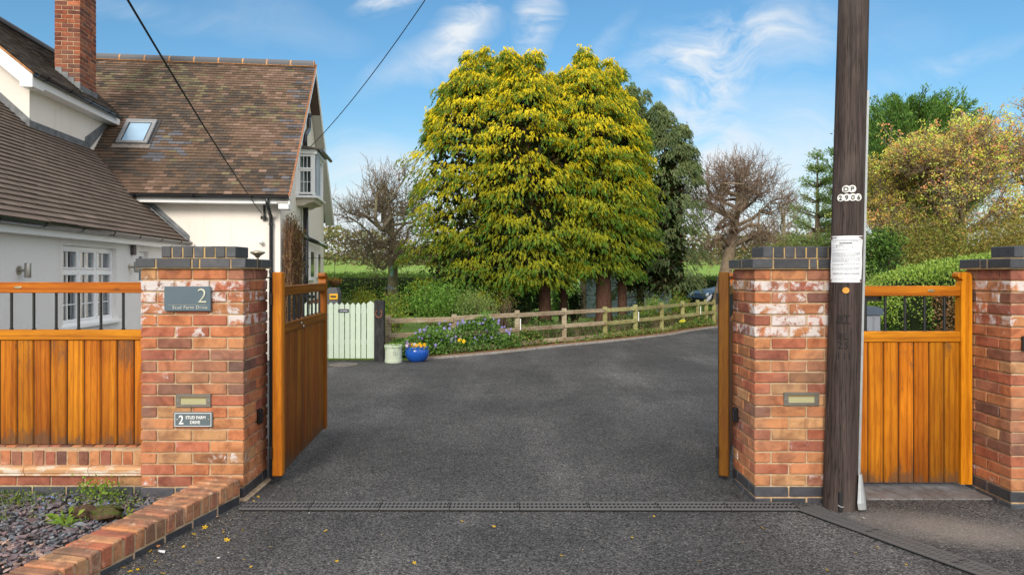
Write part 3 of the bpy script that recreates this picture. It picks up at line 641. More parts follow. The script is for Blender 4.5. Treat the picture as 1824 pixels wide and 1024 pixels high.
def gate(name, label, loc, rz, L, n, nb, h=1.40, sp=1, k=1.0, kh=1.0, swan=True, zb=.06, group=None, hinge_h=1.40, topz=1.33, rail2=1.06):
    # local x: hinge -> slam side
    t = thing(name, label, 'gate', loc, rz, group); st = .075; y0, y1 = -.03, .03
    mb = MB(); mb.cbox(0, st, y0 - .004, y1 + .004, zb, hinge_h, .006, wcol(0, kh)); mb.build('hinge_stile', MT['wood_z'], t, world=False)
    mb = MB(); prof = [(L - st, zb), (L, zb), (L, topz + .125), (L - .012, topz + .145), (L - .035, topz + .150), (L - .075, topz + .150), (L - .095, topz + .140), (L - .098, topz + .122), (L - .085, topz + .108), (L - .068, topz + .104), (L - .062, topz + .095), (L - .070, topz + .080), (L - st, topz + .062)]
    mb.prism(prof, y0 - .004, y1 + .004, 'y', wcol(.1, k)); mb.build('slam_stile', MT['wood_z'], t, world=False)
    mb = MB(); mb.cbox(st, L - st + .001, y0, y1, topz - .012, topz + .056, .004, wcol(.3, k)); mb.build('top_rail', MT['wood_x'], t, world=False)
    mb = MB(); mb.cbox(st, L - st + .001, y0 - .002, y1 + .002, rail2 - .01, rail2 + .062, .005, wcol(.25, k)); mb.build('middle_rail', MT['wood_x'], t, world=False)
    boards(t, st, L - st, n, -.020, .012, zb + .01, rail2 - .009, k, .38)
    mb = MB(); mb.cbox(st, L - st, .013, y1, zb + .06, zb + .16, .003, wcol(.1, k)); mb.build('bottom_rail', MT['wood_x'], t, world=False)
    w_ = (L - 2 * st) / (nb + .4); bars(t, [st + w_ * (i + .7) for i in range(nb)], 0, rail2 + .06, topz - .01)
    for z in (zb + .17, topz - .03):
        mb = MB(); mb.cbox(-.03, .30, y1 + .004, y1 + .010, z - .02, z + .02, .002, (.02, .02, .022)); mb.tube([(-.012, y1 + .012, z - .04), (-.012, y1 + .012, z + .04)], .012, 8, (.02, .02, .022)); mb.build('hinge', MT['barpaint'], t, world=False)
    return t
# left leaf: hinge (-1.645,4.86) -> far end (-1.73,6.42); its seen face looks right (+X)
hx, hy = -1.640, 4.90; ex, ey = -1.735, 6.46; ang = math.atan2(ey - hy, ex - hx)
tl = gate('driveway_gate', 'open wooden drive gate leaf folded back beside the number pier, boards in view', (hx, hy, 0), ang, 1.565, 13, 9, hinge_h=1.485, k=.50, kh=1.0, group='pair of wooden drive gates standing open')
for q, z in ((.55, 1.09), (.62, 1.06)): mb = MB(); mb.lathe([(.004, 0), (.012, .004), (.010, .010), (0, .012)], n=10, col=(.4, .38, .35), M=Matrix.Translation((q, -.034, z)) @ Matrix.Rotation(R(90), 4, 'X')); mb.build('bolt', MT['metal'], tl, world=False)
hx, hy = 1.478, 4.90; ex, ey = 2.02, 6.40
tr = gate('driveway_gate', 'open wooden gate leaf seen end-on at the left edge of the pier by the pole', (hx, hy, 0), math.atan2(ey - hy, ex - hx), 1.565, 13, 9, hinge_h=1.485, k=.6, kh=.24, group='pair of wooden drive gates standing open')
tg = gate('pedestrian_gate', 'small orange wooden gate with black bars between the pole and the right-hand pier', (PR[1] + .012, 4.80, 0), 0, PF[0] - PR[1] - .022, 7, 5, hinge_h=1.45, zb=.045, topz=1.335, rail2=1.02)
plaque(tg, .60, -.031, 1.36)
# gate hardware: steel posts behind piers
for i, (x, lb) in enumerate(((-1.715, 'dark steel hinge post behind the number pier'), (1.535, 'dark steel hinge post behind the pier at the utility pole'))):
    mb = MB(); mb.cbox(x - .035, x + .035, 5.05, 5.12, -.01, 1.44, .004, (.035, .037, .042)); mb.cbox(x - .045, x + .045, 5.04, 5.13, 1.44, 1.45, .003, (.035, .037, .042)); tag(mb.build('gate_post', MT['plain']), lb, 'post')

# ------------------------------------------------------------------ things fixed on the piers
YF = PL[2]
def front(px, py, Y): p = at(px, py, Y); return p
# slate house sign
c = at(334, 532, YF - .02); t = thing('house_sign', 'square-cut slate blue number plate with a large 2, upper of the two on the pier', 'sign', (c[0], YF, c[2]))
mb = MB(); mb.cbox(c[0] - .151, c[0] + .151, YF - .022, YF - .012, c[2] - .080, c[2] + .080, .002, (.075, .115, .145)); mb.build('plate', MT['plain'], t)
mb = MB(); [mb.tube([(c[0] + sx * .12, YF - .012, c[2] + sz * .05), (c[0] + sx * .12, YF, c[2] + sz * .05)], .006, 8, (.4, .4, .4)) for sx in (-1, 1) for sz in (-1, 1)]; mb.build('spacer', MT['metal'], t)
def FM_(x, y, z): return Matrix.Translation((x, y, z)) @ Matrix.Rotation(R(90), 4, 'X')
text('2', .135, MT['metal'], 'numeral', t, FM_(c[0] + .097, YF - .024, c[2] - .026), .003, col=(.62, .60, .50), bold=-.0015)
text('Stud Farm Drive', .030, MT['plain'], 'lettering', t, FM_(c[0] + .018, YF - .024, c[2] - .066), .002, col=(.50, .50, .46), spacing=1.13, bold=0)
mb = MB(); mb.box(c[0] - .128, c[0] + .125, YF - .0235, YF - .0215, c[2] - .0405, c[2] - .0385, (.40, .38, .30)); mb.build('rule_line', MT['metal'], t)
# engraved plate
c = at(344, 747, YF - .008); t = thing('house_sign', 'small grey plate with white border reading 2 Stud Farm Drive, lower of the two', 'sign', (c[0], YF, c[2]))
mb = MB(); mb.cbox(c[0] - .128, c[0] + .128, YF - .010, YF - .001, c[2] - .050, c[2] + .050, .004, (.095, .125, .14)); mb.build('plate', MT['plain'], t)
mb = MB(); 
for (a, b, d, e) in ((-.119, .119, .040, .0432), (-.119, .119, -.0432, -.040), (-.119, -.1158, -.040, .040), (.1158, .119, -.040, .040)): mb.box(c[0] + a, c[0] + b, YF - .0118, YF - .0098, c[2] + d, c[2] + e, (.72, .74, .74))
mb.build('border', MT['plain'], t)
wc = (.78, .79, .79)
text('2', .080, MT['plain'], 'numeral', t, Matrix.Translation((c[0] - .077, YF - .0115, c[2] - .028)) @ Matrix.Rotation(R(90), 4, 'X') @ Matrix.Diagonal((.82, 1, 1, 1)), .0012, col=wc, bold=.001)
for s_, dx, dz in (('STUD FARM', .018, .0045), ('DRIVE', .014, -.0265)): text(s_, .0285, MT['plain'], 'lettering', t, Matrix.Translation((c[0] + dx, YF - .0115, c[2] + dz)) @ Matrix.Rotation(R(90), 4, 'X') @ Matrix.Diagonal((.86, 1, 1, 1)), .0012, col=wc, bold=.0005)
mb = MB(); [mb.lathe([(.004, 0), (.0045, .003), (.0, .005)], n=10, col=(.5, .45, .4), M=Matrix.Translation((c[0] + q, YF - .010, c[2])) @ Matrix.Rotation(R(90), 4, 'X')) for q in (-.103, .103)]; mb.build('screw', MT['metal'], t)
# brick lights (unlit)
def brick_light(px, py, Y, label, w_=.228, h=.086):
    c = at(px, py, Y); t = thing('brick_light', label, 'light', (c[0], Y, c[2]), 0, 'recessed brick lights in the gate piers'); mb = MB(); cc = (.20, .185, .16)
    b = .030
    for x0, x1, z0, z1 in ((-w_ / 2, w_ / 2, h / 2 - .019, h / 2), (-w_ / 2, w_ / 2, -h / 2, -h / 2 + .019), (-w_ / 2, -w_ / 2 + b, -h / 2 + .019, h / 2 - .019), (w_ / 2 - b, w_ / 2, -h / 2 + .019, h / 2 - .019)): mb.cbox(c[0] + x0, c[0] + x1, Y - .009, Y + .002, c[2] + z0, c[2] + z1, .002, cc)
    mb.build('bezel', MT['galv'], t); mb = MB(); mb.box(c[0] - w_ / 2 + b - .003, c[0] + w_ / 2 - b + .003, Y - .004, Y - .001, c[2] - h / 2 + .017, c[2] + h / 2 - .017, (.40, .38, .22)); mb.build('lens', MT['gloss'], t)
    mb = MB(); mb.box(c[0] - w_ / 2 + b, c[0] + w_ / 2 - b, Y - .006, Y - .0045, c[2] + h / 2 - .030, c[2] + h / 2 - .019, (.22, .17, .08)); mb.build('inner_lip', MT['gloss'], t)
    mb = MB(); [mb.lathe([(.0045, 0), (.0045, .002), (.0, .003)], n=8, col=(.3, .3, .3), M=Matrix.Translation((c[0] + q, Y - .009, c[2])) @ Matrix.Rotation(R(90), 4, 'X')) for q in (-w_ / 2 + .014, w_ / 2 - .014)]; mb.build('screw', MT['metal'], t)
brick_light(345, 713, YF, 'recessed brick light just above the small number plate'); brick_light(1427, 710, PR[2], 'recessed brick light immediately left of the utility pole')
# gate photocells on the inner faces
for x, sx, py, lb in ((PL[1], 1, 741, 'black gate sensor box on the inner face of the number pier'), (PR[0], -1, 738, 'black gate sensor box on the inner face of the pier beside the pole')):
    px = 459 if sx > 0 else 1314; Y = abs(x * F / (px - 912)); z = EYE + (486 - py) / F * Y; t = thing('sensor_box', lb, 'sensor', (x, Y, z), 0, 'black gate sensors facing each other')
    mb = MB(); mb.cbox(x, x + sx * .030, Y - .024, Y + .024, z - .052, z + .052, .008, (.012, .013, .015)); mb.build('housing', MT['gloss'], t)
    mb = MB(); mb.cbox(x + sx * .030, x + sx * .036, Y - .014, Y + .014, z - .036, z + .038, .002, (.03, .03, .035)); mb.build('lens', MT['gloss'], t)
# reader on the right pier front
c = at(1822, 611, PF[2]); mb = MB(); mb.cbox(c[0] - .012, c[0] + .05, PF[2] - .02, PF[2], c[2] - .045, c[2] + .045, .004, (.05, .055, .06)); tag(mb.build('bell_push', MT['black']), 'dark bell push on the front of the far right pier', 'bell push')

# ------------------------------------------------------------------ utility pole
PB = np.array((2.072, 4.44, -.05)); PT = np.array((2.30, 4.44, 8.2))
def pax(z): return PB + (PT - PB) * ((z + .05) / 8.25)
def prad(z): return .1005 - .0036 * z
t = thing('utility_pole', 'tall dark creosoted wooden utility pole in front of the brick pier', 'pole', (2.072, 4.44, 0))
mb = MB(); zs = np.concatenate([np.linspace(-.05, 3.6, 40), np.linspace(4, 8.2, 12)])
V = []; nn = 40
for z in zs:
    for j in range(nn):
        a = 2 * math.pi * j / nn; r = prad(z) * (1 + .012 * math.sin(7 * a + z * .6) + .008 * math.sin(17 * a + 1.3)) ; c = pax(z); V.append((c[0] + r * math.sin(a), c[1] - r * math.cos(a), z))
mb.add(V, [(i * nn + j, i * nn + (j + 1) % nn, (i + 1) * nn + (j + 1) % nn, (i + 1) * nn + j) for i in range(len(zs) - 1) for j in range(nn)] + [tuple(range((len(zs) - 1) * nn, len(zs) * nn))]); mb.build('shaft', MT['pole'], t, smooth=True)
def wrap(theta0, z0, off=.003):
    def f(V):
        out = np.empty_like(V)
        for i, (u, v, d) in enumerate(V):
            z = z0 + v; r = prad(z) * 1.012; a = theta0 + u / r; c = pax(z); rr = r + off + d; out[i] = (c[0] + rr * math.sin(a), c[1] - rr * math.cos(a), z)
        return out
    return f
VA = math.atan2(-2.09, 4.44)      # the side that faces the drive entrance
def pz(py): return EYE + (486 - py) / F * 4.36
def th_at(px, py):
    z = pz(py); c = pax(z)[0] * F / 4.40 + 912; return VA + math.asin(max(-.95, min(.95, (px - c) / (prad(z) * F / 4.36))))
white = (.75, .75, .72)
def disc(theta, z, r=.021, name='number_disc', col=white):
    f = wrap(theta, z, .002); n = 20; U = [(0, 0, 0)] + [(r * math.cos(k * 2 * math.pi / n), r * math.sin(k * 2 * math.pi / n), 0) for k in range(n)]
    mb = MB(); W1 = f(np.array(U)); W2 = f(np.array([(u, v, .003) for u, v, _ in U])); mb.add(np.vstack([W1, W2]), [(0, 1 + k, 1 + (k + 1) % n) for k in range(n)] + [(n + 1, n + 2 + (k + 1) % n, n + 2 + k) for k in range(n)] + [(1 + k, 1 + (k + 1) % n, n + 2 + (k + 1) % n, n + 2 + k) for k in range(n)], col); return mb.build(name, MT['plain'], t)
for s_, x0, py in (('DP', 1513, 337), ('2906', 1505, 352)):
    for i, ch in enumerate(s_):
        z = pz(py); th0 = th_at(x0 + i * 9.2, py) if s_ == 'DP' else th_at(x0, py) + i * .42 * .82; disc(th0, z, .023)
        text(ch, .040, MT['plain'], 'character', t, None, .0008, wrap=wrap(th0, z - .0142, .0095), col=(.01, .01, .012), bold=.0003)
for s_, py in (('BT', 567), ('8L', 597), ('25', 613), ('11I', 632)):
    text(s_, .062, MT['dark'], 'carved_mark', t, None, .0006, wrap=wrap(th_at(1507.5, py), pz(py) - .016 - (.006 if s_ == 'BT' else .010), .003), spacing=1.12, bold=-.0004)
mb = MB(); f = wrap(th_at(1507.5, 575), pz(575), .004); Vb = f(np.array([(u, v, 0) for v in (-.0018, .0018) for u in np.linspace(-.042, .042, 9)])); mb.add(Vb, [(i, i + 1, i + 10, i + 9) for i in range(8)]); mb.build('carved_line', MT['dark'], t)
disc(th_at(1512, 517), pz(517), .019, 'date_disc', (.60, .27, .03))
# steel cable cover up the side and its flared foot
mb = MB(); sa = VA + R(88); zz = np.linspace(.22, 2.62, 14); V = []
for z in zz:
    c = pax(z); r = prad(z)
    for da, dr in ((-.12, .0), (-.12, .013), (.12, .013), (.12, .0)): V.append((c[0] + (r + dr) * math.sin(sa + da), c[1] - (r + dr) * math.cos(sa + da), z))
mb.add(V, [(i * 4 + j, i * 4 + (j + 1) % 4, i * 4 + 4 + (j + 1) % 4, i * 4 + 4 + j) for i in range(13) for j in range(4)] + [(0, 1, 2, 3), (52, 53, 54, 55)], (.42, .45, .47)); mb.build('cable_cover', MT['galv'], t)
mb = MB(); V = []
for z, sp, o in ((.0, .36, .055), (.06, .42, .05), (.15, .30, .035), (.23, .18, .024)):
    c = pax(z); r = prad(z)
    for q in np.linspace(-1, 1, 7): V.append((c[0] + (r + o * (1 - .5 * q * q)) * math.sin(sa + q * sp * 1.05 - .2), c[1] - (r + o * (1 - .5 * q * q)) * math.cos(sa + q * sp * 1.05 - .2), z + (.02 if z == 0 else 0)))
mb.add(V, [(i * 7 + j, i * 7 + j + 1, i * 7 + 8 + j, i * 7 + 7 + j) for i in range(3) for j in range(6)], (.45, .48, .5)); o = mb.build('flared_foot', MT['galv'], t); md = o.modifiers.new('s', 'SOLIDIFY'); md.thickness = .002
mb = MB(); a0 = th_at(1502, 894); c = pax(.1); r = prad(.1); q = (c[0] + (r + .006) * math.sin(a0), c[1] - (r + .006) * math.cos(a0)); mb.cbox(q[0] - .011, q[0] + .011, q[1] - .008, q[1] + .01, .005, .125, .003, (.01, .01, .012)); mb.tube([(q[0] - .018, q[1] - .004, .046), (q[0], q[1] - .013, .036), (q[0] + .014, q[1] - .010, .037)], .003, 6, (.3, .3, .3)); mb.build('cable_tail', MT['plain'], t)
# top: arm and cable anchors, above the frame
mb = MB(); c = pax(7.7); mb.cbox(c[0] - .35, c[0] + .35, c[1] - .16, c[1] - .08, 7.65, 7.75, .006, (.1, .08, .06)); mb.build('cross_arm', MT['wood_x'], t)
# notice
t2 = thing('paper_notice', 'white A4 printed notice stapled round the utility pole', 'notice', tuple(pax(1.56)))
z0, z1 = pz(503), pz(420); hw = .103; mb = MB(); f = wrap(VA - .02, 0, .004); NU, NV = 22, 8
G = f(np.array([(u, v, .0015 * math.sin(v * 40 + u * 30)) for v in np.linspace(z0, z1, NV + 1) for u in np.linspace(-hw, hw, NU + 1)])); mb.add(G, [(j * (NU + 1) + i, j * (NU + 1) + i + 1, (j + 1) * (NU + 1) + i + 1, (j + 1) * (NU + 1) + i) for j in range(NV) for i in range(NU)], (.74, .76, .80)); mb.build('sheet', MT['plain'], t2, smooth=True)
mb = MB(); H_ = z1 - z0
def line(z, u0, u1, h, c=(.12, .13, .17)):
    n = max(2, int((u1 - u0) / .008)); us = np.linspace(u0, u1, n + 1); V = f(np.array([(u, zz_, .0025) for zz_ in (z - h / 2, z + h / 2) for u in us])); mb.add(V, [(i, i + 1, n + 2 + i, n + 1 + i) for i in range(n)], c)
line(z1 - .010, -.088, -.055, .004, (.05, .05, .06)); line(z1 - .010, .070, .086, .007, (.03, .03, .04))
for k, (fr, lh) in enumerate([(.085, 1), (.11, .9), (.20, .5), (.25, .35), (.31, .6), (.36, 1), (.385, 1), (.41, .95), (.435, .8), (.48, 1), (.505, 1), (.53, 1), (.555, .6), (.60, 1), (.625, .45), (.68, 1), (.705, .95), (.73, .7), (.92, .9)]):
    z = z1 - fr * H_; u = -.088; e = -.088 + .172 * lh
    while u < e:
        w_ = rng.uniform(.006, .018); line(z, u, min(u + w_, e), .0022, (.26, .28, .34)); u += w_ + .0025
line(z1 - .16 * H_, -.04, .03, .005, (.03, .03, .05)); line(z1 - .205 * H_, -.062, -.02, .003, (.03, .03, .05)); [line(z1 - .235 * H_, u, u + .005, .004, (.03, .03, .05)) for u in (-.06, -.02, .03)]
for fr in (.045, .14, .29, .45, .65, .77, .855, .96): line(z1 - fr * H_, -.09, .09, .0009, (.35, .37, .42))
mb.build('printed_lines', MT['plain'], t2)
text('PLEASE DO NOT REMOVE THIS NOTICE', .0088, MT['plain'], 'lettering', t2, None, .0003, wrap=wrap(VA - .02, z1 - .82 * H_, .0075), col=(.08, .08, .1), bold=.0001)
mb = MB()
for u in (-.096, .094):
    for v in (z0 + .012, z1 - .012): V = f(np.array([(u - .006, v - .008, .002), (u + .006, v - .008, .002), (u + .006, v + .008, .002), (u - .006, v + .008, .002), (u - .006, v - .008, .006), (u + .006, v - .008, .006), (u + .006, v + .008, .006), (u - .006, v + .008, .006)])); mb.add(V, [(4, 5, 6, 7), (0, 1, 5, 4), (1, 2, 6, 5), (2, 3, 7, 6), (3, 0, 4, 7)], (.12, .06, .04))
mb.build('fixing', MT['plain'], t2)
# ------------------------------------------------------------------ house (local x along the front, y back; origin at the front right corner)
HO = (-3.93, 11.9, 0); HR = R(7)
H = thing('house', 'cream rendered house with steep brown tiled roofs, dormer, red brick chimney and low wing', 'house', HO, HR)
CR = (.88, .82, .75); GW = (.86, .84, .82); WH = (.90, .91, .92); BK = (.03, .032, .036)
def hb(mb, name, mt, parent=None, **k): return mb.build(name, mt, parent or H, world=False, **k)
def wall_open(mb, axis, f0, f1, a0, a1, z0, z1, ops, col):
    A_ = sorted({a0, a1, *[v for o in ops for v in o[:2]]}); Z_ = sorted({z0, z1, *[v for o in ops for v in o[2:]]})
    for i in range(len(A_) - 1):
        for j in range(len(Z_) - 1):
            am, zm = (A_[i] + A_[i + 1]) / 2, (Z_[j] + Z_[j + 1]) / 2
            if any(o[0] < am < o[1] and o[2] < zm < o[3] for o in ops): continue
            if axis == 'y': mb.box(f0, f1, A_[i], A_[i + 1], Z_[j], Z_[j + 1], col)
            else: mb.box(A_[i], A_[i + 1], f0, f1, Z_[j], Z_[j + 1], col)
WINS = [(-3.74, -2.34, .86, 1.80), (-1.62, -1.26, 1.30, 1.79)]
mb = MB(); wall_open(mb, 'y', -1.85, -1.65, -6.3, 0, 0, 1.98, WINS, GW); wing = hb(mb, 'wing_wall', MT['render'])
mb = MB(); mb.box(-6.2, -1.85, -6.3, -6.1, 0, 1.98, GW); mb.prism([(-6.2, 1.98), (-1.70, 1.98), (-4.75, 4.80)], -6.3, -6.1, 'y', GW); hb(mb, 'wing_end_wall', MT['render'])
SM = 1.05; EZ = 2.76
def zmain(y): return EZ + SM * (y + .3)
mb = MB(); mb.box(-4.2, -.25, .0, .25, 0, 2.70, CR); hb(mb, 'front_wall', MT['render'])
GP = [(0, 0), (5.10, 0), (5.10, 2.96), (2.55, 5.60), (0, 2.96)]
OW = (1.25, 2.15)
mb = MB(); mb.prism(GP, -.25, 0, 'x', (.84, .80, .74)); gable = hb(mb, 'gable_wall', MT['render'])
mb = MB(); mb.box(-4.2, -.26, 4.9, 5.1, 0, 2.9, CR); hb(mb, 'rear_wall', MT['render'])
# brick plinth on the gable
mb = MB()
for k in range(12):
    y = 0.02 + (k % 2) * -.11
    while y < 5.05:
        a, b = max(y, .003), min(y + .215, 5.09)
        if b - a > .03: mb.cbox(.0, .028, a, b, k * .075, k * .075 + .065, .003, bcol(0, .8))
        y += .225
hb(mb, 'brick_plinth', MT['brick']); mb = MB(); mb.box(.001, .022, .01, 5.08, 0, .9); hb(mb, 'plinth_mortar', MT['mortar'])
# tile roofs --------------------------------------------------
def vnoise(x, y, s):
    def h(i, j): return (math.sin(i * 127.1 + j * 311.7 + s * 74.7) * 43758.5453) % 1
    i, j = math.floor(x), math.floor(y); u, v = x - i, y - j; u = u * u * (3 - 2 * u); v = v * v * (3 - 2 * v)
    return (h(i, j) * (1 - u) + h(i + 1, j) * u) * (1 - v) + (h(i, j + 1) * (1 - u) + h(i + 1, j + 1) * u) * v
def tiles(mb, o, ax, up, width, length, gauge, tw, colf, skip=None, thick=.011, lift=.010, gap=.003):
    o = np.array(o, float); ax = np.array(ax, float); up = np.array(up, float); up /= np.linalg.norm(up); nr = np.cross(ax, up); nr /= np.linalg.norm(nr)
    if nr[2] < 0: nr = -nr
    V = []; F_ = []; C_ = []; rows = int(length / gauge)
    for r in range(rows):
        x = -(r % 2) * tw / 2 - rng.uniform(0, .004); c_ = 0
        while x < width - .01:
            a, b = max(x, 0), min(x + tw - gap, width)
            if b - a > .012 and not (skip and skip((a + b) / 2, (r + .5) * gauge)):
                s0, s1 = r * gauge, (r + 1) * gauge + .02; dl = rng.uniform(-.002, .002); l2 = lift + rng.uniform(-.002, .003)
                q = [o + ax * a + up * (s0 + dl) + nr * (l2 + thick), o + ax * b + up * (s0 + dl) + nr * (l2 + thick), o + ax * b + up * s1 + nr * thick * .6, o + ax * a + up * s1 + nr * thick * .6,
                     o + ax * a + up * (s0 + dl) + nr * l2, o + ax * b + up * (s0 + dl) + nr * l2]
                n0 = len(V); V += q; F_ += [(n0, n0 + 1, n0 + 2, n0 + 3), (n0 + 4, n0 + 5, n0 + 1, n0)]; C_ += [(*colf((a + b) / 2, (r + .5) * gauge, r), 0)] * 6
            x += tw
    mb.add(np.array(V), F_, np.array(C_))
TP = dict(dk=(.085, .062, .050), br=(.13, .080, .055), rd=(.165, .098, .068), pk=(.22, .135, .10), ol=(.165, .128, .075), gy=(.125, .115, .128))
def mcol(x, s, r):
    W0 = 4.6; n1 = vnoise(x * 1.5 + s * .9, s * 1.7, 1) + .25 * (rng.random() - .5); n2 = vnoise(x * 1.1, s * 2.1, 5)
    if x > W0 - .42 + .16 * ((r // 2) % 2) - .05 * (r % 2) and rng.random() < .75 and (r % 3): c = TP['gy'] if r % 2 else TP['dk']
    elif n1 > .70: c = TP['pk'] if rng.random() < .35 else TP['rd']
    elif n1 > .52: c = TP['rd'] if rng.random() < .4 else TP['br']
    else: c = TP['br'] if rng.random() < .45 else TP['dk']
    if n2 > .62 and s > 1.8 and rng.random() < .4: c = TP['ol']
    if 2.05 < x < 2.75 and .8 < s < 1.75 and rng.random() < .8: c = TP['gy'] if rng.random() < .6 else TP['br']
    if rng.random() < .03: c = TP['pk']
    if rng.random() < .02: c = TP['ol']
    return np.array(c) * rng.uniform(.78, 1.22) * np.array((.80, .88, .92))
ML = 2.85 * math.hypot(1, SM)
mb = MB(); tiles(mb, (-4.4, -.3, EZ), (1, 0, 0), (0, 1, SM), 4.6, ML, .083, .132, mcol); mainroof = hb(mb, 'main_roof', MT['tile'], fix=False)
mb = MB(); mb.prism([(-.29, EZ - .008), (2.55, zmain(2.55) - .006), (5.4, EZ - .008), (5.4, EZ - .06), (2.55, zmain(2.55) - .14), (-.26, EZ - .06)], -4.4, .19, 'x', (.10, .06, .05)); hb(mb, 'roof_deck', MT['plain'], mainroof)
mb = MB(); n = 10; L_ = 4.75
for i in range(n):
    x0 = -4.5 + i * .47; x1 = x0 + .44; th_ = np.linspace(-.25, math.pi + .25, 9); P0 = [(x, 2.55 + .115 * math.cos(a), zmain(2.55) - .02 + .105 * math.sin(a)) for x in (x0, x1) for a in th_]
    mb.add(P0, [(j, j + 1, 10 + j, 9 + j) for j in range(8)] + [tuple(range(9)), tuple(range(9, 18))], np.array((.12, .125, .14)) * rng.uniform(.8, 1.25))
rt = hb(mb, 'ridge_tiles', MT['tile'], mainroof)
mb = MB(); mb.prism([(2.55 + .112 * math.cos(a), zmain(2.55) - .02 + .102 * math.sin(a)) for a in np.linspace(-.4, math.pi + .4, 9)], -4.45, .18, 'x', (.62, .34, .16)); hb(mb, 'ridge_mortar', MT['stone'], mainroof)
# verge: white bargeboards and soffit
for ysg, nm in ((1, 'bargeboard'), (-1, 'bargeboard')):
    y0, y1 = (-.32, 2.55) if ysg > 0 else (5.42, 2.55); mb = MB()
    mb.prism([(y0, EZ - .02), (y1, zmain(2.55) - .012), (y1, zmain(2.55) - .155), (y0, EZ - .15)], .192, .214, 'x', WH); hb(mb, nm, MT['upvc'])
    mb = MB(); mb.prism([(y0, EZ - .10), (y1, zmain(2.55) - .10), (y1, zmain(2.55) - .125), (y0, EZ - .125)], .0, .191, 'x', (.55, .53, .50)); hb(mb, 'verge_soffit', MT['upvc'])
mb = MB(); mb.prism([(-.33, EZ + .0), (2.55, zmain(2.55) + .012), (2.55, zmain(2.55) - .008), (-.33, EZ - .02)], .195, .226, 'x', (.36, .17, .09)); hb(mb, 'verge_edge', MT['stone'], mainroof)
mb = MB(); mb.box(-2.48, .19, -.30, -.275, EZ - .135, EZ - .012, WH); mb.box(-2.5, .18, -.276, .0, EZ - .135, EZ - .118, WH); fas = hb(mb, 'fascia', MT['upvc'])
mb = MB(); mb.box(.03, .19, -.30, .02, EZ - .22, EZ - .137, WH); hb(mb, 'box_end', MT['upvc'])
def gutter(p0, p1, r=.052, br=.9, name='gutter', drop=0):
    p0 = np.array(p0, float); p1 = np.array(p1, float); d = (p1 - p0) / np.linalg.norm(p1 - p0); n_ = np.cross(d, (0, 0, 1)); n_ /= np.linalg.norm(n_); th_ = np.linspace(math.pi, 2 * math.pi, 9); mb = MB(); V = []
    for p in (p0, p1):
        for rr in (r, r - .004):
            for a in (th_ if rr == r else th_[::-1]): V.append(p + n_ * rr * math.cos(a) + np.array((0, 0, rr * math.sin(a))))
    m_ = 18; mb.add(V, [(j, (j + 1) % m_, m_ + (j + 1) % m_, m_ + j) for j in range(m_)] + [tuple(range(m_)), tuple(range(m_, 2 * m_))], BK); g_ = hb(mb, name, MT['gloss'], smooth=False)
    L = np.linalg.norm(p1 - p0); k = max(2, int(L / br)); mb = MB()
    for i in range(k):
        c = p0 + d * (L * (i + .35) / k); V = []
        for p in (c - d * .018, c + d * .018):
            for a in th_: V.append(p + n_ * (r + .006) * math.cos(a) + np.array((0, 0, (r + .006) * math.sin(a))))
            V.append(p + n_ * (r + .006) + np.array((0, 0, .004))); V.append(p - n_ * (r + .006) + np.array((0, 0, .004)))
        mb.add(V, [(j, (j + 1) % 11, 11 + (j + 1) % 11, 11 + j) for j in range(11)], (.012, .012, .014))
    hb(mb, 'gutter_bracket', MT['gloss'], g_); return g_
gutter((-2.50, -.355, EZ - .01), (.22, -.355, EZ - .02))
def downpipe(pts, r=.034, par=None, clips=()):
    mb = MB(); P = []
    pts = [np.array(p, float) for p in pts]
    for i, p in enumerate(pts):
        if 0 < i < len(pts) - 1:
            a, b = pts[i - 1] - p, pts[i + 1] - p; a /= np.linalg.norm(a); b /= np.linalg.norm(b); k = .05; P += [p + a * k, p + (a + b) * k * .25, p + b * k]
        else: P.append(p)
    mb.tube(P, r, 12, BK); d = hb(mb, 'downpipe', MT['gloss'], smooth=True)
    mb = MB()
    for c in clips: mb.lathe([(r, -.02), (r + .008, -.02), (r + .008, .02), (r, .02)], c, 12, (.02, .02, .022))
    if clips: hb(mb, 'collar', MT['gloss'], d)
    return d
downpipe([(-.14, -.355, EZ - .05), (-.14, -.30, EZ - .20), (-.14, -.045, EZ - .34), (-.14, -.045, 0)], .032, clips=[(-.14, -.045, z) for z in (2.3, 1.5, .7)])
# wing roof ---------------------------------------------------
WS = .92; WX, WZ = -1.50, 2.00
def wc_(x, s, r): 
    c = np.array((.145, .112, .094)) * rng.uniform(.85, 1.12); n_ = vnoise(x * .6, s * .8, 9)
    return c * (1 + .25 * (n_ - .5)) * (1.25 if rng.random() < .02 else 1)
WL = 3.25 * math.hypot(1, WS)
def wskip(a, s):   # where the dormer stands, and inside the house
    x = WX - s / math.hypot(1, WS); y = 1.0 - a
    return (x < -3.3 and y > -1.35) 
mb = MB(); tiles(mb, (WX, 1.0, WZ), (0, -1, 0), (-1, 0, WS), 7.4, WL, .098, .28, wc_, skip=lambda a, s: wskip(a, s) or ((1.0 - a) > -.02 and (WX - s / math.hypot(1, WS)) > -2.42), thick=.018, lift=.014); wr = hb(mb, 'wing_roof', MT['tile'], fix=False)
mb = MB(); mb.prism([(WX - .01, WZ - .012), (-4.75, WZ + WS * 3.25 - .012), (-8.0, WZ - .012), (-8.0, WZ - .06), (-4.75, WZ + WS * 3.25 - .1), (WX - .01, WZ - .06)], -6.4, -.002, 'y', (.06, .045, .04)); hb(mb, 'roof_deck', MT['plain'], wr)
mb = MB(); mb.prism([(WX - .9, WZ + WS * .9 - .012), (-3.9, WZ + WS * 2.4 - .012), (-3.9, WZ + WS * 2.4 - .06), (WX - .9, WZ + WS * .9 - .06)], -.002, 1.0, 'y', (.06, .045, .04)); hb(mb, 'roof_deck', MT['plain'], wr)
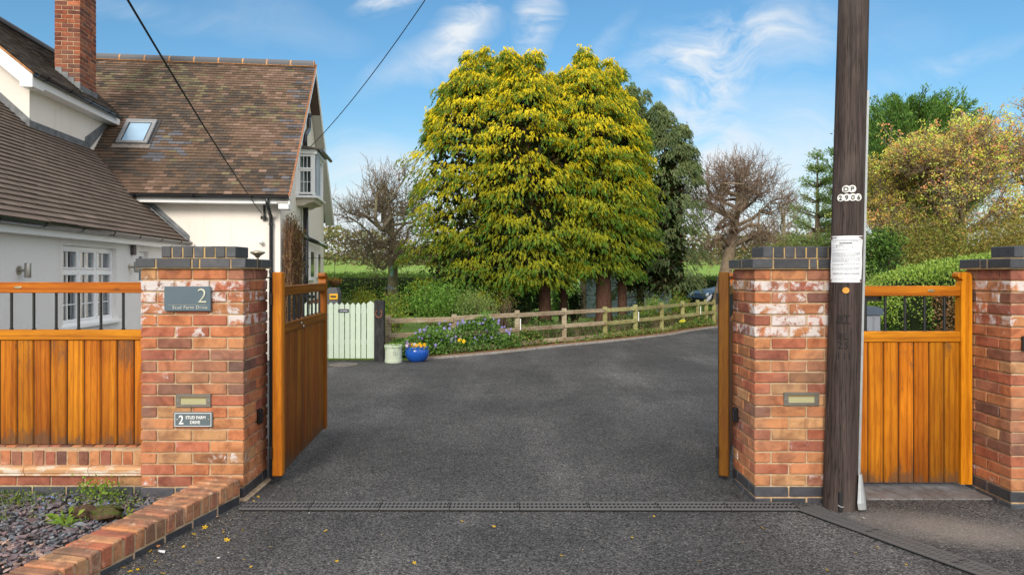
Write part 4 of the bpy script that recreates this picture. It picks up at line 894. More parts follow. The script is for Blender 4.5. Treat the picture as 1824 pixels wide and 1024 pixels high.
mb = MB(); mb.box(WX - .03, WX - .008, -6.42, -.01, WZ - .13, WZ - .02, WH); mb.box(-1.65, WX - .03, -6.4, -.01, WZ - .13, WZ - .115, WH); hb(mb, 'fascia', MT['upvc'])
gutter((WX + .045, -6.45, WZ - .0), (WX + .045, -.04, WZ - .012), .055, .72)
# grey flashing up the front wall beside the wing roof
mb = MB(); P = [(WX + .02, WZ - .0), (-2.44, WZ + WS * .94), (-2.44, WZ + WS * .94 + .15), (WX - .02, WZ + .16), (WX + .035, WZ + .10)]; mb.prism(P, -.022, -.004, 'y'); mb.prism([(WX + .03, WZ + .02), (-2.44, WZ + WS * .97), (-2.44, WZ + WS * .97 + .02), (WX + .03, WZ + .05)], -.14, -.02, 'y'); hb(mb, 'flashing', MT['lead'])
# dormer cross-gable -----------------------------------------
DX, DZ, DS = -2.97, 4.26, .83
mb = MB(); mb.prism([(-3.17, 2.9), (-3.17, DZ - .06), (-3.17, DZ + DS * .18), (-4.75, DZ + DS * 1.76), (-6.33, DZ + DS * .18), (-6.33, 2.9)], -1.50, 1.2, 'y', (.86, .81, .75)); dorm = hb(mb, 'dormer_wall', MT['render'])
def dc_(x, s, r): return np.array((.115, .095, .08) if rng.random() < .6 else (.075, .06, .052)) * rng.uniform(.7, 1.25)
DL = 1.78 * math.hypot(1, DS)
mb = MB(); tiles(mb, (DX, 2.6, DZ), (0, -1, 0), (-1, 0, DS), 4.4, DL, .085, .135, dc_); dr_ = hb(mb, 'dormer_roof', MT['tile'], fix=False)
mb = MB(); mb.prism([(DX, DZ - .008), (-4.75, DZ + DS * 1.78 - .006), (-6.53, DZ - .008), (-6.53, DZ - .05), (-4.75, DZ + DS * 1.78 - .09), (DX, DZ - .05)], -1.79, 2.5, 'y', (.10, .06, .05)); hb(mb, 'roof_deck', MT['plain'], dr_)
mb = MB(); mb.prism([(-4.75 + .1 * math.cos(a), DZ + DS * 1.78 + .09 * math.sin(a)) for a in np.linspace(-.3, math.pi + .3, 9)], -1.8, 2.5, 'y', (.10, .10, .11)); hb(mb, 'ridge_tiles', MT['tile'], dr_)
mb = MB(); mb.prism([(DX + .01, DZ - .0), (-4.75, DZ + DS * 1.79), (-4.75, DZ + DS * 1.79 - .028), (DX + .01, DZ - .028)], -1.83, -1.79, 'y', (.50, .26, .12)); hb(mb, 'verge_mortar', MT['stone'], dr_)
mb = MB(); mb.prism([(DX + .0, DZ - .03), (-4.75, DZ + DS * 1.79 - .03), (-4.75, DZ + DS * 1.79 - .22), (DX - .16, DZ - .13), (DX - .16, DZ - .20), (DX, DZ - .20)], -1.815, -1.79, 'y', WH); mb.prism([(DX - .16, DZ - .19), (DX - .001, DZ - .19), (DX - .001, DZ - .04), (DX - .16, DZ - .04)], -1.788, -1.51, 'y', WH); hb(mb, 'bargeboard', MT['upvc'])
mb = MB(); mb.box(DX - .02, DX, -1.785, 1.0, DZ - .16, DZ - .01, WH); mb.box(-3.17, DX - .02, -1.5, 1.0, DZ - .16, DZ - .145, WH); hb(mb, 'fascia', MT['upvc'])
gutter((DX + .05, -1.80, DZ - .005), (DX + .05, .86, DZ - .02), .05, .62)
# lead work at the dormer foot
mb = MB()
zf = lambda x: WZ + WS * (WX - x)
mb.prism([(-4.6, zf(-4.6) + .0), (-3.15, zf(-3.15) - .01), (-3.15, zf(-3.15) + .15), (-4.6, zf(-4.6) + .17)], -1.52, -1.503, 'y')
mb.box(-3.17, -3.150, -1.52, .18, zf(-3.17) - .05, zf(-3.17) + .12)
mb.prism([(.10, zf(-3.17) + .02), (.16, zf(-3.17) - .05), (1.06, zmain(1.06) - .02), (1.06, zmain(1.06) + .0), (.92, zmain(1.0) + .03), (.15, zf(-3.17) + .20)], -3.168, -3.148, 'x')
hb(mb, 'lead_flashing', MT['lead'])
mb = MB(); mb.prism([(-.33, EZ + .01), (.25, zmain(.25) + .02), (.25, zmain(.25) + .045), (-.33, EZ + .035)], -.02, .02, 'x', M=Matrix.Translation((-2.47, 0, 0)) @ Matrix.Identity(4)); 
P0 = np.array((-2.42, -.36, EZ + .02)); P1 = np.array((-3.20, .30, zmain(.30) + .03)); mb2 = MB(); mb2.tube([P0, P1], .022, 6, (.3, .3, .3)); hb(mb2, 'valley_trim', MT['lead'])
# chimney -----------------------------------------------------
ch = MB(); CX0, CX1, CY0, CY1 = -3.68, -3.28, .22, .80; cm = MB(); cm.box(CX0 + .006, CX1 - .006, CY0 + .006, CY1 - .006, 4.0, 7.3)
k = 0; z = 4.30
def ccol(): 
    c = [(.30, .085, .04), (.24, .07, .038), (.36, .12, .06), (.15, .055, .04), (.20, .065, .045)][rng.integers(5)]; return (*(np.array(c) * rng.uniform(.85, 1.15)), 0)
while z < 7.25: course(ch, CX0, CX1, CY0, CY1, z, .065, k % 2, ccol); z += .0745; k += 1
c1 = hb(ch, 'chimney', MT['brick']); hb(cm, 'mortar', MT['mortar'], c1)
ch = MB(); ch.cbox(CX0 - .04, CX1 + .04, CY0 - .04, CY1 + .04, 7.25, 7.40, .01, (.4, .13, .06)); hb(ch, 'corbel', MT['brick'], c1); ch = MB(); ch.lathe([(.13, 0), (.11, .3), (.13, .32), (.10, .32), (.08, .02)], (-3.48, .5, 7.38), 16, (.4, .18, .09)); hb(ch, 'chimney_pot', MT['stone'], c1)
mb = MB()
for i in range(4):
    x = CX0 + .02 + i * .096; zt = DZ + DS * (DX - x); mb.box(x - .004, x + .098, CY0 - .010, CY0 - .001, zt - .12, zt + .07 + .0)
mb.box(CX1 + .001, CX1 + .010, CY0 - .01, CY1 + .02, DZ + DS * (DX - CX1) - .1, DZ + DS * (DX - CX1) + .10); mb.box(CX0, CX1 + .08, CY0 - .09, CY0 - .012, 4.3, DZ + DS * (DX - CX1) - .02); hb(mb, 'step_flashing', MT['lead'], c1)
# skylight ----------------------------------------------------
def slope_M(x, y): 
    a = math.atan(SM); return Matrix.Translation((x, y, zmain(y))) @ Matrix.Rotation(a, 4, 'X')
M = slope_M(-2.86, .58); L1, L2 = .52, .70; mb = MB(); cc = (.30, .31, .32)
for a, b, c, d in ((0, L1, 0, .055), (0, L1, L2 - .10, L2), (0, .065, .055, L2 - .10), (L1 - .065, L1, .055, L2 - .10)): mb.cbox(a, b, c, d, .0, .075, .008, cc, M=M)
for a in (.072, L1 - .082): mb.cbox(a, a + .010, .06, L2 - .105, .0, .066, .003, (.06, .06, .065), M=M)
sk = hb(mb, 'skylight', MT['galv']); mb = MB(); mb.box(.080, L1 - .080, .06, L2 - .105, .045, .052, M=M); mb.C = [np.tile((.30, .46, .62, 0), (8, 1))]; hb(mb, 'pane', MT['gloss'], sk); mb = MB(); mb.box(.066, L1 - .066, .056, L2 - .101, .012, .016, (.42, .50, .58), M=M); hb(mb, 'blind', MT['plain'], sk)  # opaque pane and blind tinted blue in place of the sky's reflection
mb = MB(); mb.box(-.05, L1 + .05, -.10, .0, .020, .030, (.28, .26, .24), M=M); mb.box(L1 + .001, L1 + .05, 0, L2 + .04, .020, .028, (.07, .07, .075), M=M); hb(mb, 'flashing', MT['stone'], sk)
# windows -----------------------------------------------------
def window(axis, f, a0, a1, z0, z1, lights, transom=None, bars_=None, out=1, sill=True, curtain=True, inset=.07, parent=None, glass='glass'):
    """axis 'y': window in a wall whose face is x=f and which runs along y; axis 'x' the other way."""
    def bx(mb, u0, u1, d0, d1, z0_, z1_, col=WH, ch=.004):
        if axis == 'y': mb.cbox(f + out * d0, f + out * d1, u0, u1, z0_, z1_, ch, col)
        else: mb.cbox(u0, u1, f + out * d0, f + out * d1, z0_, z1_, ch, col)
    mb = MB(); w_ = .048; d0, d1 = -inset - .05, -inset + .01; D1 = d1 + .012
    bx(mb, a0, a1, d0, d1, z0, z0 + w_); bx(mb, a0, a1, d0, d1, z1 - w_, z1); bx(mb, a0, a0 + w_, d0, d1, z0 + w_, z1 - w_); bx(mb, a1 - w_, a1, d0, d1, z0 + w_, z1 - w_)
    n = lights; W = (a1 - a0 - w_) / n; gl = []
    zt = transom
    for i in range(1, n): bx(mb, a0 + w_ / 2 + i * W - w_ / 2, a0 + w_ / 2 + i * W + w_ / 2, d0, d1, z0 + w_, z1 - w_)
    if zt: 
        for i in range(n): bx(mb, a0 + i * W + w_, a0 + (i + 1) * W, d0, d1, zt - w_ / 2, zt + w_ / 2)
    fr = hb(mb, 'window', MT['upvc'], parent) if parent is None else mb.build('window', MT['upvc'], parent, world=False)
    for i in range(n):
        for (q0, q1, ncol, nrow) in ([(z0 + w_, zt - w_ / 2, 2, 3), (zt + w_ / 2, z1 - w_, 2, 1)] if zt else [(z0 + w_, z1 - w_, 2, 2)]):
            if bars_: ncol, nrow = bars_(q0, q1, ncol, nrow)
            u0, u1 = a0 + i * W + w_, a0 + (i + 1) * W; s = .022; mb = MB()
            bx(mb, u0, u1, d1 - .01, D1, q0, q0 + s, ch=.003); bx(mb, u0, u1, d1 - .01, D1, q1 - s, q1, ch=.003); bx(mb, u0, u0 + s, d1 - .01, D1, q0 + s, q1 - s, ch=.003); bx(mb, u1 - s, u1, d1 - .01, D1, q0 + s, q1 - s, ch=.003)
            for k in range(1, ncol): uu = u0 + s + (u1 - u0 - 2 * s) * k / ncol; bx(mb, uu - .006, uu + .006, d1 - .022, d1 - .008, q0 + s, q1 - s, ch=.002)
            for k in range(1, nrow): zz_ = q0 + s + (q1 - q0 - 2 * s) * k / nrow; bx(mb, u0 + s, u1 - s, d1 - .021, d1 - .009, zz_ - .006, zz_ + .006, ch=.002)
            mb.build('sash', MT['upvc'], fr, world=False); mb = MB(); bx(mb, u0 + s - .004, u1 - s + .004, d1 - .032, d1 - .028, q0 + s - .004, q1 - s + .004, ch=.001); mb.build('pane', MT[glass], fr, world=False)
    if curtain:
        for (c0, c1) in ((a0 + .01, a0 + .27 * (a1 - a0)), (a1 - .13 * (a1 - a0), a1 - .01)):
            mb = MB(); n_ = 30; V = []
            for j in range(n_ + 1):
                u = c0 + (c1 - c0) * j / n_; d = d0 - .06 - .018 * math.sin(j * 1.3)
                for z in (z0 - .05, z1): V.append((f + out * d, u, z) if axis == 'y' else (u, f + out * d, z))
            mb.add(V, [(2 * j, 2 * j + 2, 2 * j + 3, 2 * j + 1) for j in range(n_)], (.62, .54, .44)); mb.build('curtain', MT['plain'], fr, world=False)
    mb = MB(); bx(mb, a0 - .3, a1 + .3, d0 - .75, d0 - .7, z0 - .3, z1 + .12, (.05, .05, .055)); mb.build('room_back', MT['plain'], fr, world=False)
    if sill: mb = MB(); bx(mb, a0 - .04, a1 + .05, -inset + .0, .055, z0 - .035, z0 + .004); mb.build('sill', MT['upvc'], fr, world=False)
    return fr
window('y', -1.65, *WINS[0], 3, transom=1.50, sill=True)
window('y', -1.65, *WINS[1], 1, sill=True, curtain=False)
# oriel on the gable -----------------------------------------
ox = .35; oz0, oz1 = 2.96, 3.74; oy0, oy1 = 1.45, 2.55
mb = MB(); mb.box(0.001, ox - .03, oy0 + .03, oy1 - .03, oz0 - .02, oz0 + .0, WH); mb.box(.001, .045, oy0 + .0, oy0 + .06, oz0, oz1, WH); mb.box(ox - .05, ox, oy0, oy0 + .06, oz0, oz1, WH); mb.box(ox - .05, ox, oy1 - .06, oy1, oz0, oz1, WH); orl = hb(mb, 'oriel_window', MT['upvc'])
def pane_set(mb, gl, u0, u1, z0, z1, nc, nr, y):
    mb.cbox(u0, u1, y, y + .04, z0, z0 + .035, .004, WH); mb.cbox(u0, u1, y, y + .04, z1 - .035, z1, .004, WH); mb.cbox(u0, u0 + .03, y, y + .04, z0 + .035, z1 - .035, .004, WH); mb.cbox(u1 - .03, u1, y, y + .04, z0 + .035, z1 - .035, .004, WH)
    for k in range(1, nc): uu = u0 + .03 + (u1 - u0 - .06) * k / nc; mb.box(uu - .005, uu + .005, y + .014, y + .026, z0 + .03, z1 - .03, WH)
    for k in range(1, nr): zz_ = z0 + .035 + (z1 - z0 - .07) * k / nr; mb.box(u0 + .03, u1 - .03, y + .015, y + .025, zz_ - .005, zz_ + .005, WH)
    gl.box(u0 + .028, u1 - .028, y + .027, y + .031, z0 + .03, z1 - .03)
mb = MB(); gl = MB(); pane_set(mb, gl, .045, ox - .05, oz0 + .02, oz0 + .49, 3, 2, oy0 + .005); pane_set(mb, gl, .045, ox - .05, oz0 + .49, oz1 - .01, 3, 1, oy0 - .008); hb(mb, 'sash', MT['upvc'], orl); hb(gl, 'pane', MT['glass'], orl)
mb = MB(); V = [(.03 + .40 * j / 40, oy0 + .13 + .015 * math.sin(j * .9), z) for j in range(41) for z in (oz0, oz1)]; mb.add(V, [(2 * j, 2 * j + 2, 2 * j + 3, 2 * j + 1) for j in range(40)], (.42, .50, .56)); hb(mb, 'curtain', MT['plain'], orl)
mb = MB(); mb.box(ox - .035, ox - .03, oy0 + .06, oy1 - .06, oz0 + .03, oz1 - .03); hb(mb, 'pane', MT['glass'], orl); mb = MB(); mb.box(ox - .045, ox, oy0 + .06, oy1 - .06, oz0, oz0 + .05, WH); mb.box(ox - .045, ox, oy0 + .06, oy1 - .06, oz1 - .06, oz1, WH); mb.box(ox - .045, ox, 1.98, 2.02, oz0 + .05, oz1 - .06, WH); hb(mb, 'sash', MT['upvc'], orl)
mb = MB(); mb.cbox(.0, ox + .05, oy0 - .05, oy1 + .05, oz0 - .055, oz0 - .022, .006, WH); hb(mb, 'sill', MT['upvc'], orl)
mb = MB(); mb.prism([(.0, oz0 - .20), (.14, oz0 - .19), (.20, oz0 - .15), (.33, oz0 - .12), (ox, oz0 - .06), (0, oz0 - .06)], oy0 + .05, oy1 - .05, 'y', (.62, .55, .47)); hb(mb, 'corbel', MT['render'], orl)
mb = MB(); mb.cbox(.0, ox + .04, oy0 - .03, oy1 + .03, oz1, oz1 + .09, .006, WH); hb(mb, 'cornice', MT['upvc'], orl); mb = MB(); mb.prism([(0, oz1 + .17), (ox + .08, oz1 + .10), (ox + .08, oz1 + .085), (0, oz1 + .092)], oy0 - .11, oy1 + .08, 'y', (.13, .11, .10)); hb(mb, 'oriel_roof', MT['tile'], orl)
mb = MB(); mb.tube([(ox + .14, oy0 - .12, oz1 + .06), (ox + .14, oy1 + .1, oz1 + .06)], .035, 8, BK); hb(mb, 'gutter', MT['gloss'], orl)
# soil pipes on the gable
downpipe([(.10, 2.30, 4.70), (.10, 2.30, 4.38), (.09, 1.92, 4.18), (.09, 1.92, oz1 + .15)], .045, clips=[(.10, 2.30, 4.66)])
downpipe([(.09, 2.0, oz0 - .1), (.09, 2.0, 0)], .052, clips=[(.09, 2.0, z) for z in (2.2, 1.6, 1.0)])
downpipe([(.07, .9, 2.28), (.11, 1.85, 2.16)], .045); downpipe([(.12, 2.1, 2.16), (.14, 4.4, 2.10)], .045); downpipe([(.08, 1.95, 1.02), (.1, 2.9, .98)], .04)
for (y0, y1, z0, z1) in ((2.95, 3.45, 1.35, 1.98), (4.0, 4.4, 1.4, 1.95)):
    mb = MB(); mb.cbox(.001, .03, y0, y1, z0, z1, .003, WH); mb.cbox(.0, .06, y0 - .04, y1 + .04, z0 - .03, z0 - .003, .003, WH); wn_ = hb(mb, 'window', MT['upvc']); mb = MB(); mb.box(.031, .034, y0 + .05, y1 - .05, z0 + .05, z1 - .05); mb.build('pane', MT['darkglass'], wn_, world=False)
# overhead wire bracket
mb = MB(); mb.box(-.27, -.26 + .02, -.045, -.002, 2.36, 2.62, (.02, .02, .02)); [mb.lathe([(.018, 0), (.022, .02), (.012, .03), (.022, .04), (.018, .06)], (-.26 + q, -.06, 2.38 + .0), 10, (.03, .03, .03)) for q in (-.03, .03)]; mb.tube([(-.14, -.05, 2.56), (-.24, -.05, 2.60), (-.26, -.07, 2.50)], .006, 6, BK); hb(mb, 'cable_bracket', MT['plain'])
def hw(x, y, z): v = Matrix.Translation(HO) @ Matrix.Rotation(HR, 4, 'Z') @ Vector((x, y, z)); return np.array(v)
# fittings on the wing wall: lights, sensor, camera
def sconce(y, z, label):
    t = thing('wall_light', label, 'wall light', tuple(hw(-1.65, y, z)), HR, 'steel cylinder lights on the wing wall'); mb = MB(); mb.lathe([(.030, -.075), (.031, -.070), (.031, .070), (.030, .075), (.025, .075), (.025, .065)], (.09, 0, 0), 20, (.45, .43, .40)); mb.build('lamp_body', MT['metal'], t, world=False, smooth=True)
    mb = MB(); mb.tube([(0, 0, 0), (.012, 0, 0)], .045, 16, (.45, .43, .40)); mb.tube([(.01, 0, 0), (.07, 0, 0)], .014, 10, (.4, .38, .36)); mb.build('mount', MT['metal'], t, world=False)
sconce(-4.62, 1.505, 'brushed steel cylinder wall light at the left edge, left of the wing window'); sconce(-1.93, 1.56, 'brushed steel cylinder wall light partly behind the coping of the number pier')
t = hw(-1.65, -1.86, 1.80); mb = MB(); mb.cbox(0, .05, -.05, .05, -.07, .07, .01, (.09, .07, .07), M=Matrix.Translation(tuple(t)) @ Matrix.Rotation(HR, 4, 'Z')); tag(mb.build('speaker_box', MT['plain']), 'small dark box on the wing wall between the two windows', 'box')
t = thing('security_camera', 'small white dome security camera on the cream wall by the downpipe', 'camera', tuple(hw(-.30, 0, 1.99)), HR); mb = MB(); mb.lathe([(.0, -.035), (.025, -.03), (.033, -.008), (.033, .01), (.028, .03), (0, .035)], (0, -.06, .0), 16, (.75, .75, .73)); mb.build('dome', MT['upvc'], t, world=False, smooth=True); mb = MB(); mb.tube([(0, 0, .0), (0, -.06, .02)], .016, 10, (.7, .7, .68)); mb.build('arm', MT['upvc'], t, world=False)
mb = MB(); mb.lathe([(0, 0), (.014, .006), (.016, .012)], (-.01, -.088, -.022), 10, (.01, .01, .01)); mb.build('lens', MT['gloss'], t, world=False)
# mushroom lamp behind the first pier
c = at(459, 452, 7.2); t = thing('garden_lamp', 'small mushroom-shaped garden lamp just above the number pier coping', 'lamp', (c[0], 7.2, 0)); mb = MB(); mb.lathe([(.012, 0), (.012, c[2] - .04), (.03, c[2] - .03), (.012, c[2] - .02)], n=12, col=(.3, .28, .22)); mb.build('stem', MT['metal'], t, world=False); mb = MB(); mb.lathe([(.018, c[2] - .03), (.075, c[2] + .008), (.07, c[2] + .020), (.02, c[2] + .032), (0, c[2] + .033)], n=20, col=(.42, .38, .28)); mb.build('lamp_shade', MT['metal'], t, world=False, smooth=True)
# overhead cables: from the street side pole top to the house
def cable(p0, p1, sag, r, label, far):
    n = 60; P = [np.array(p0) * (1 - q) + np.array(p1) * q - np.array((0, 0, sag * 4 * q * (1 - q))) for q in np.linspace(0, 1, n)]; mb = MB(); mb.tube(P, r, 6, (.012, .012, .014)); return tag(mb.build('overhead_cable', MT['plain'], smooth=True), label, 'cable')
hA = hw(-.28, -.06, 2.46); cable(hA, at(245, 0, 4.6) + (at(245, 0, 4.6) - hA) * .55, .12, .0085, 'thick black overhead cable crossing the tiled roof down to the bracket on the house front', None)
hB = hw(.05, 2.62, 4.05); cable(hB, np.array(pax(7.9)) + (-.05, -.08, 0), .55, .0075, 'thin black overhead wire rising from the house gable toward the utility pole top', None)
# ------------------------------------------------------------------ vegetation makers
def tubes(mb, S_, n=5, col=(.2, .15, .11)):
    """S_: list of (p0, p1, r0, r1)"""
    if not len(S_): return
    P0 = np.array([s[0] for s in S_]); P1 = np.array([s[1] for s in S_]); R0 = np.array([s[2] for s in S_]); R1 = np.array([s[3] for s in S_])
    T = P1 - P0; T /= np.linalg.norm(T, axis=1)[:, None] + 1e-9; ref = np.where(np.abs(T[:, 2:3]) < .9, np.array([[0, 0, 1.]]), np.array([[1., 0, 0]])); A_ = np.cross(T, ref); A_ /= np.linalg.norm(A_, axis=1)[:, None]; B_ = np.cross(T, A_)
    V = []
    for P, Rr in ((P0, R0), (P1, R1)):
        for j in range(n): a = 2 * math.pi * j / n; V.append(P + Rr[:, None] * (math.cos(a) * A_ + math.sin(a) * B_))
    V = np.stack(V, 1); m = len(S_); base = (np.arange(m) * 2 * n)[:, None]
    F_ = np.vstack([base + np.array([j, (j + 1) % n, n + (j + 1) % n, n + j]) for j in range(n)])
    C_ = np.array(col) if np.ndim(col) == 1 else np.repeat(col, 2 * n, axis=0)
    mb.add(V.reshape(-1, 3), F_, C_)
def bare_tree(name, label, cat, base, h, r0, seed, spread=1.0, trunk_h=.35, depth=6, col=(.20, .155, .11), twig=(.20, .13, .10), group=None, lean=0, kids=(3, 4), leafcols=None, nleaf=0, leafL=.04, droop=0.0, up=.35, wide=1.0, rmin=.004, upright=False):
    rg = np.random.default_rng(seed); big = []; small = []; tips = []
    def grow(p, d, L, r, k):
        n = 3; pts = [p]; dd = d.copy()
        for i in range(n):
            dd = dd + rg.normal(size=3) * .16 + np.array((0, 0, (.10 if not upright else .2) - droop)); dd /= np.linalg.norm(dd); q = pts[-1] + dd * L / n; pts.append(q)
        rr = np.linspace(r, r * .66, n + 1)
        for i in range(n): (big if r > .018 else small).append((pts[i], pts[i + 1], max(rr[i], rmin), max(rr[i + 1], rmin)))
        if k <= 3: tips.append(pts[-1]); tips.append(pts[-2])
        if k == 0: return
        m = rg.integers(kids[0], kids[1] + 1) + (1 if k <= 2 else 0)
        for j in range(m):
            t_ = 1 if j == 0 else rg.uniform(.25, 1); i = min(int(t_ * n), n - 1); q = pts[i] * (1 - (t_ * n - i)) + pts[i + 1] * (t_ * n - i) if t_ < 1 else pts[-1]
            a = rg.uniform(0, 6.28); side = np.array((math.cos(a) * wide, math.sin(a), rg.uniform(-.15, .5))); side /= np.linalg.norm(side); ang = rg.uniform(.35, 1.05) * spread * (.5 if j == 0 else 1)
            nd = dd * math.cos(ang) + side * math.sin(ang); nd[2] += up * (.3 if k > 2 else .15); nd /= np.linalg.norm(nd)
            grow(q, nd, L * rg.uniform(.70, .92), r * (.68 if j == 0 else rg.uniform(.38, .56)), k - 1)
    base = np.array(base, float); tz = h * trunk_h; tp = [base + np.array((lean * q * q * .5 + .02 * math.sin(q * 5), 0, q * tz)) for q in np.linspace(0, 1, 7)]
    tr_r = r0 * np.array([1.35, 1.05, .95, .9, .88, .9, .95]); mb = MB(); mb.tube(tp, tr_r, 12, col)
    m = 5 + (seed % 2)
    for j in range(m):
        a = 2 * math.pi * j / m + rg.uniform(-.4, .4); el = rg.uniform(.3, 1.1) if j else 1.4; d = np.array((math.cos(a) * math.cos(el) * wide, math.sin(a) * math.cos(el), math.sin(el))); d /= np.linalg.norm(d)
        grow(tp[-1] - np.array((0, 0, .1 * tz * rg.random())), d, h * .205, r0 * .55, depth - 1)
    t = thing(name, label, cat, tuple(base), 0, group); mb.build('trunk', MT['bark'], t, smooth=True)
    cm = MB(); tubes(cm, big, 7, col); tubes(cm, small, 3, twig); cm.build('limbs', MT['bark'], t, fix=False)
    if nleaf:
        T = np.array(tips); T = T[rg.integers(0, len(T), nleaf)] + rg.normal(size=(nleaf, 3)) * leafL * 2.2; lm = MB(); Dd = rg.normal(size=(nleaf, 3)) + (0, 0, .2); leaves(lm, T, Dd, rg.uniform(.6, 1.3, nleaf) * leafL, leafL * .6, pick(leafcols, nleaf, .3)); lm.build('foliage', MT['leaf'], t, fix=False)
    return t
def crown_tree(name, label, cat, base, cx, cy, cz, rx, ry, rz, r0, seed, nl=11, ns=10, nt=14, col=(.34, .29, .20), twig=(.30, .235, .17), tw=.42, rmin=.005, group=None, leafcols=None, nleaf=0, leafL=.05, up=.5):
    """open crown: scaffold limbs bend out from the trunk to the edge of an ellipsoid, side branches and fine twigs fill it"""
    rg = np.random.default_rng(seed); base = np.array(base, float); C0 = np.array((cx, cy, cz)); big = []; med = []; small = []; tips = []
    top = C0 + (rx * .1, 0, rz * .55); n = 12; T = [base * (1 - q) + top * q + np.array((math.sin(q * 5 + seed) * .05, math.cos(q * 4 + seed) * .05, 0)) * (q > 0) for q in np.linspace(0, 1, n)]
    zb = cz - rz; tr = r0 * np.array([1.4, 1.08, 1.0, .97, .93, .88, .78, .66, .5, .36, .24, .12]); mb = MB(); mb.tube(T, tr, 12, col)
    def curve(a, b, sag, wob, m=8):
        P = []; mid = (a + b) / 2 + np.array((0, 0, sag)) ; w1 = rg.normal(size=3) * wob; w2 = rg.normal(size=3) * wob
        for q in np.linspace(0, 1, m): P.append(a * (1 - q) ** 2 + 2 * mid * q * (1 - q) + b * q * q + (w1 * math.sin(q * math.pi * 2) + w2 * math.sin(q * math.pi * 3)) * (q < 1))
        return np.array(P)
    def add(P, ra, rb):
        R_ = np.linspace(ra, rb, len(P))
        for i in range(len(P) - 1): (big if R_[i] > .022 else med if R_[i] > .010 else small).append((P[i], P[i + 1], max(R_[i], rmin), max(R_[i + 1], rmin)))
    limbs = []
    for k in range(nl):
        a = 2 * math.pi * (k * .618) + rg.uniform(-.2, .2); el = rg.uniform(-.55, 1.25) if k else 1.4; e = C0 + np.array((rx * math.cos(a) * math.cos(el), ry * math.sin(a) * math.cos(el), rz * math.sin(el))) * rg.uniform(.75, .98)
        q = np.clip(.42 + .38 * (math.sin(el) * .5 + .5) + rg.uniform(-.06, .06), .3, .95); i = q * (n - 1); st = T[int(i)] * (1 - i % 1) + T[min(int(i) + 1, n - 1)] * (i % 1); P = curve(st, e, -.12 * rz if el < .4 else .0, .09 * rx); add(P, r0 * rg.uniform(.24, .40), .010); limbs.append(P)
    subs = []
    for P in limbs:
        for j in range(ns):
            i = rg.integers(2, len(P) - 1); st = P[i]; d = st - C0; d = d / (np.linalg.norm(d) + .01) + rg.normal(size=3) * .75 + (0, 0, up * .6); d /= np.linalg.norm(d); e = st + d * rg.uniform(.35, .8) * (rx + rz) * .33; v = (e - C0) / (rx, ry, rz); L = np.linalg.norm(v)
            if L > 1.05: e = C0 + (e - C0) / L * 1.05
            Q = curve(st, e, -.03, .05 * rx, 6); add(Q, .013, .005); subs.append(Q)
    for P in subs + limbs:
        for j in range(nt):
            i = rg.integers(1, len(P)); st = P[i] if i < len(P) else P[-1]; d = (st - C0) / (rx + .01) * .6 + rg.normal(size=3) * .55 + (0, 0, up); d /= np.linalg.norm(d); L = tw * rg.uniform(.4, 1.1); m_ = st + d * L * .5; d2 = d + rg.normal(size=3) * .35 + (0, 0, up * .4); d2 /= np.linalg.norm(d2); e = m_ + d2 * L * .5; small.append((st, m_, rmin * 1.1, rmin)); small.append((m_, e, rmin, rmin * .7)); tips += [m_, e]
            if j % 2: d3 = d + rg.normal(size=3) * .6; e3 = m_ + d3 / np.linalg.norm(d3) * L * .4; small.append((m_, e3, rmin * .8, rmin * .6)); tips.append(e3)
    t = thing(name, label, cat, tuple(base), 0, group); mb.build('trunk', MT['bark'], t, smooth=True); cm = MB(); tubes(cm, big, 8, col); tubes(cm, med, 5, tuple(np.array(col) * .9)); tubes(cm, small, 3, twig); cm.build('limbs', MT['bark'], t, fix=False)
    if nleaf:
        TT = np.array(tips); TT = TT[rg.integers(0, len(TT), nleaf // 6)]; TT = np.repeat(TT, 6, axis=0); nleaf = len(TT); TT = TT + rg.normal(size=(nleaf, 3)) * leafL * .75; lm = MB(); ci = np.repeat(pick(leafcols, nleaf // 6, .2), 6, axis=0); lm_ = .8 + .45 * np.array([vnoise(p_[0] * 1.6, p_[2] * 1.6, seed) for p_ in TT]); ci[:, :3] *= lm_[:, None]; leaves(lm, TT, rg.normal(size=(nleaf, 3)) + (0, 0, .2), rg.uniform(.6, 1.4, nleaf) * leafL, leafL * .6, ci); lm.build('foliage', MT['leaf'], t, fix=False)
    return t
def px_tree(name, label, cat, tpx, Y, cpx, cpy, rxp, rzp, r0, seed, **k):
    b = at(tpx, 540, Y); b[2] = 0; c = at(cpx, cpy, Y); s_ = Y / F; return crown_tree(name, label, cat, b, c[0], Y, c[2], rxp * s_, rxp * s_ * .85, rzp * s_, r0, seed, **k)
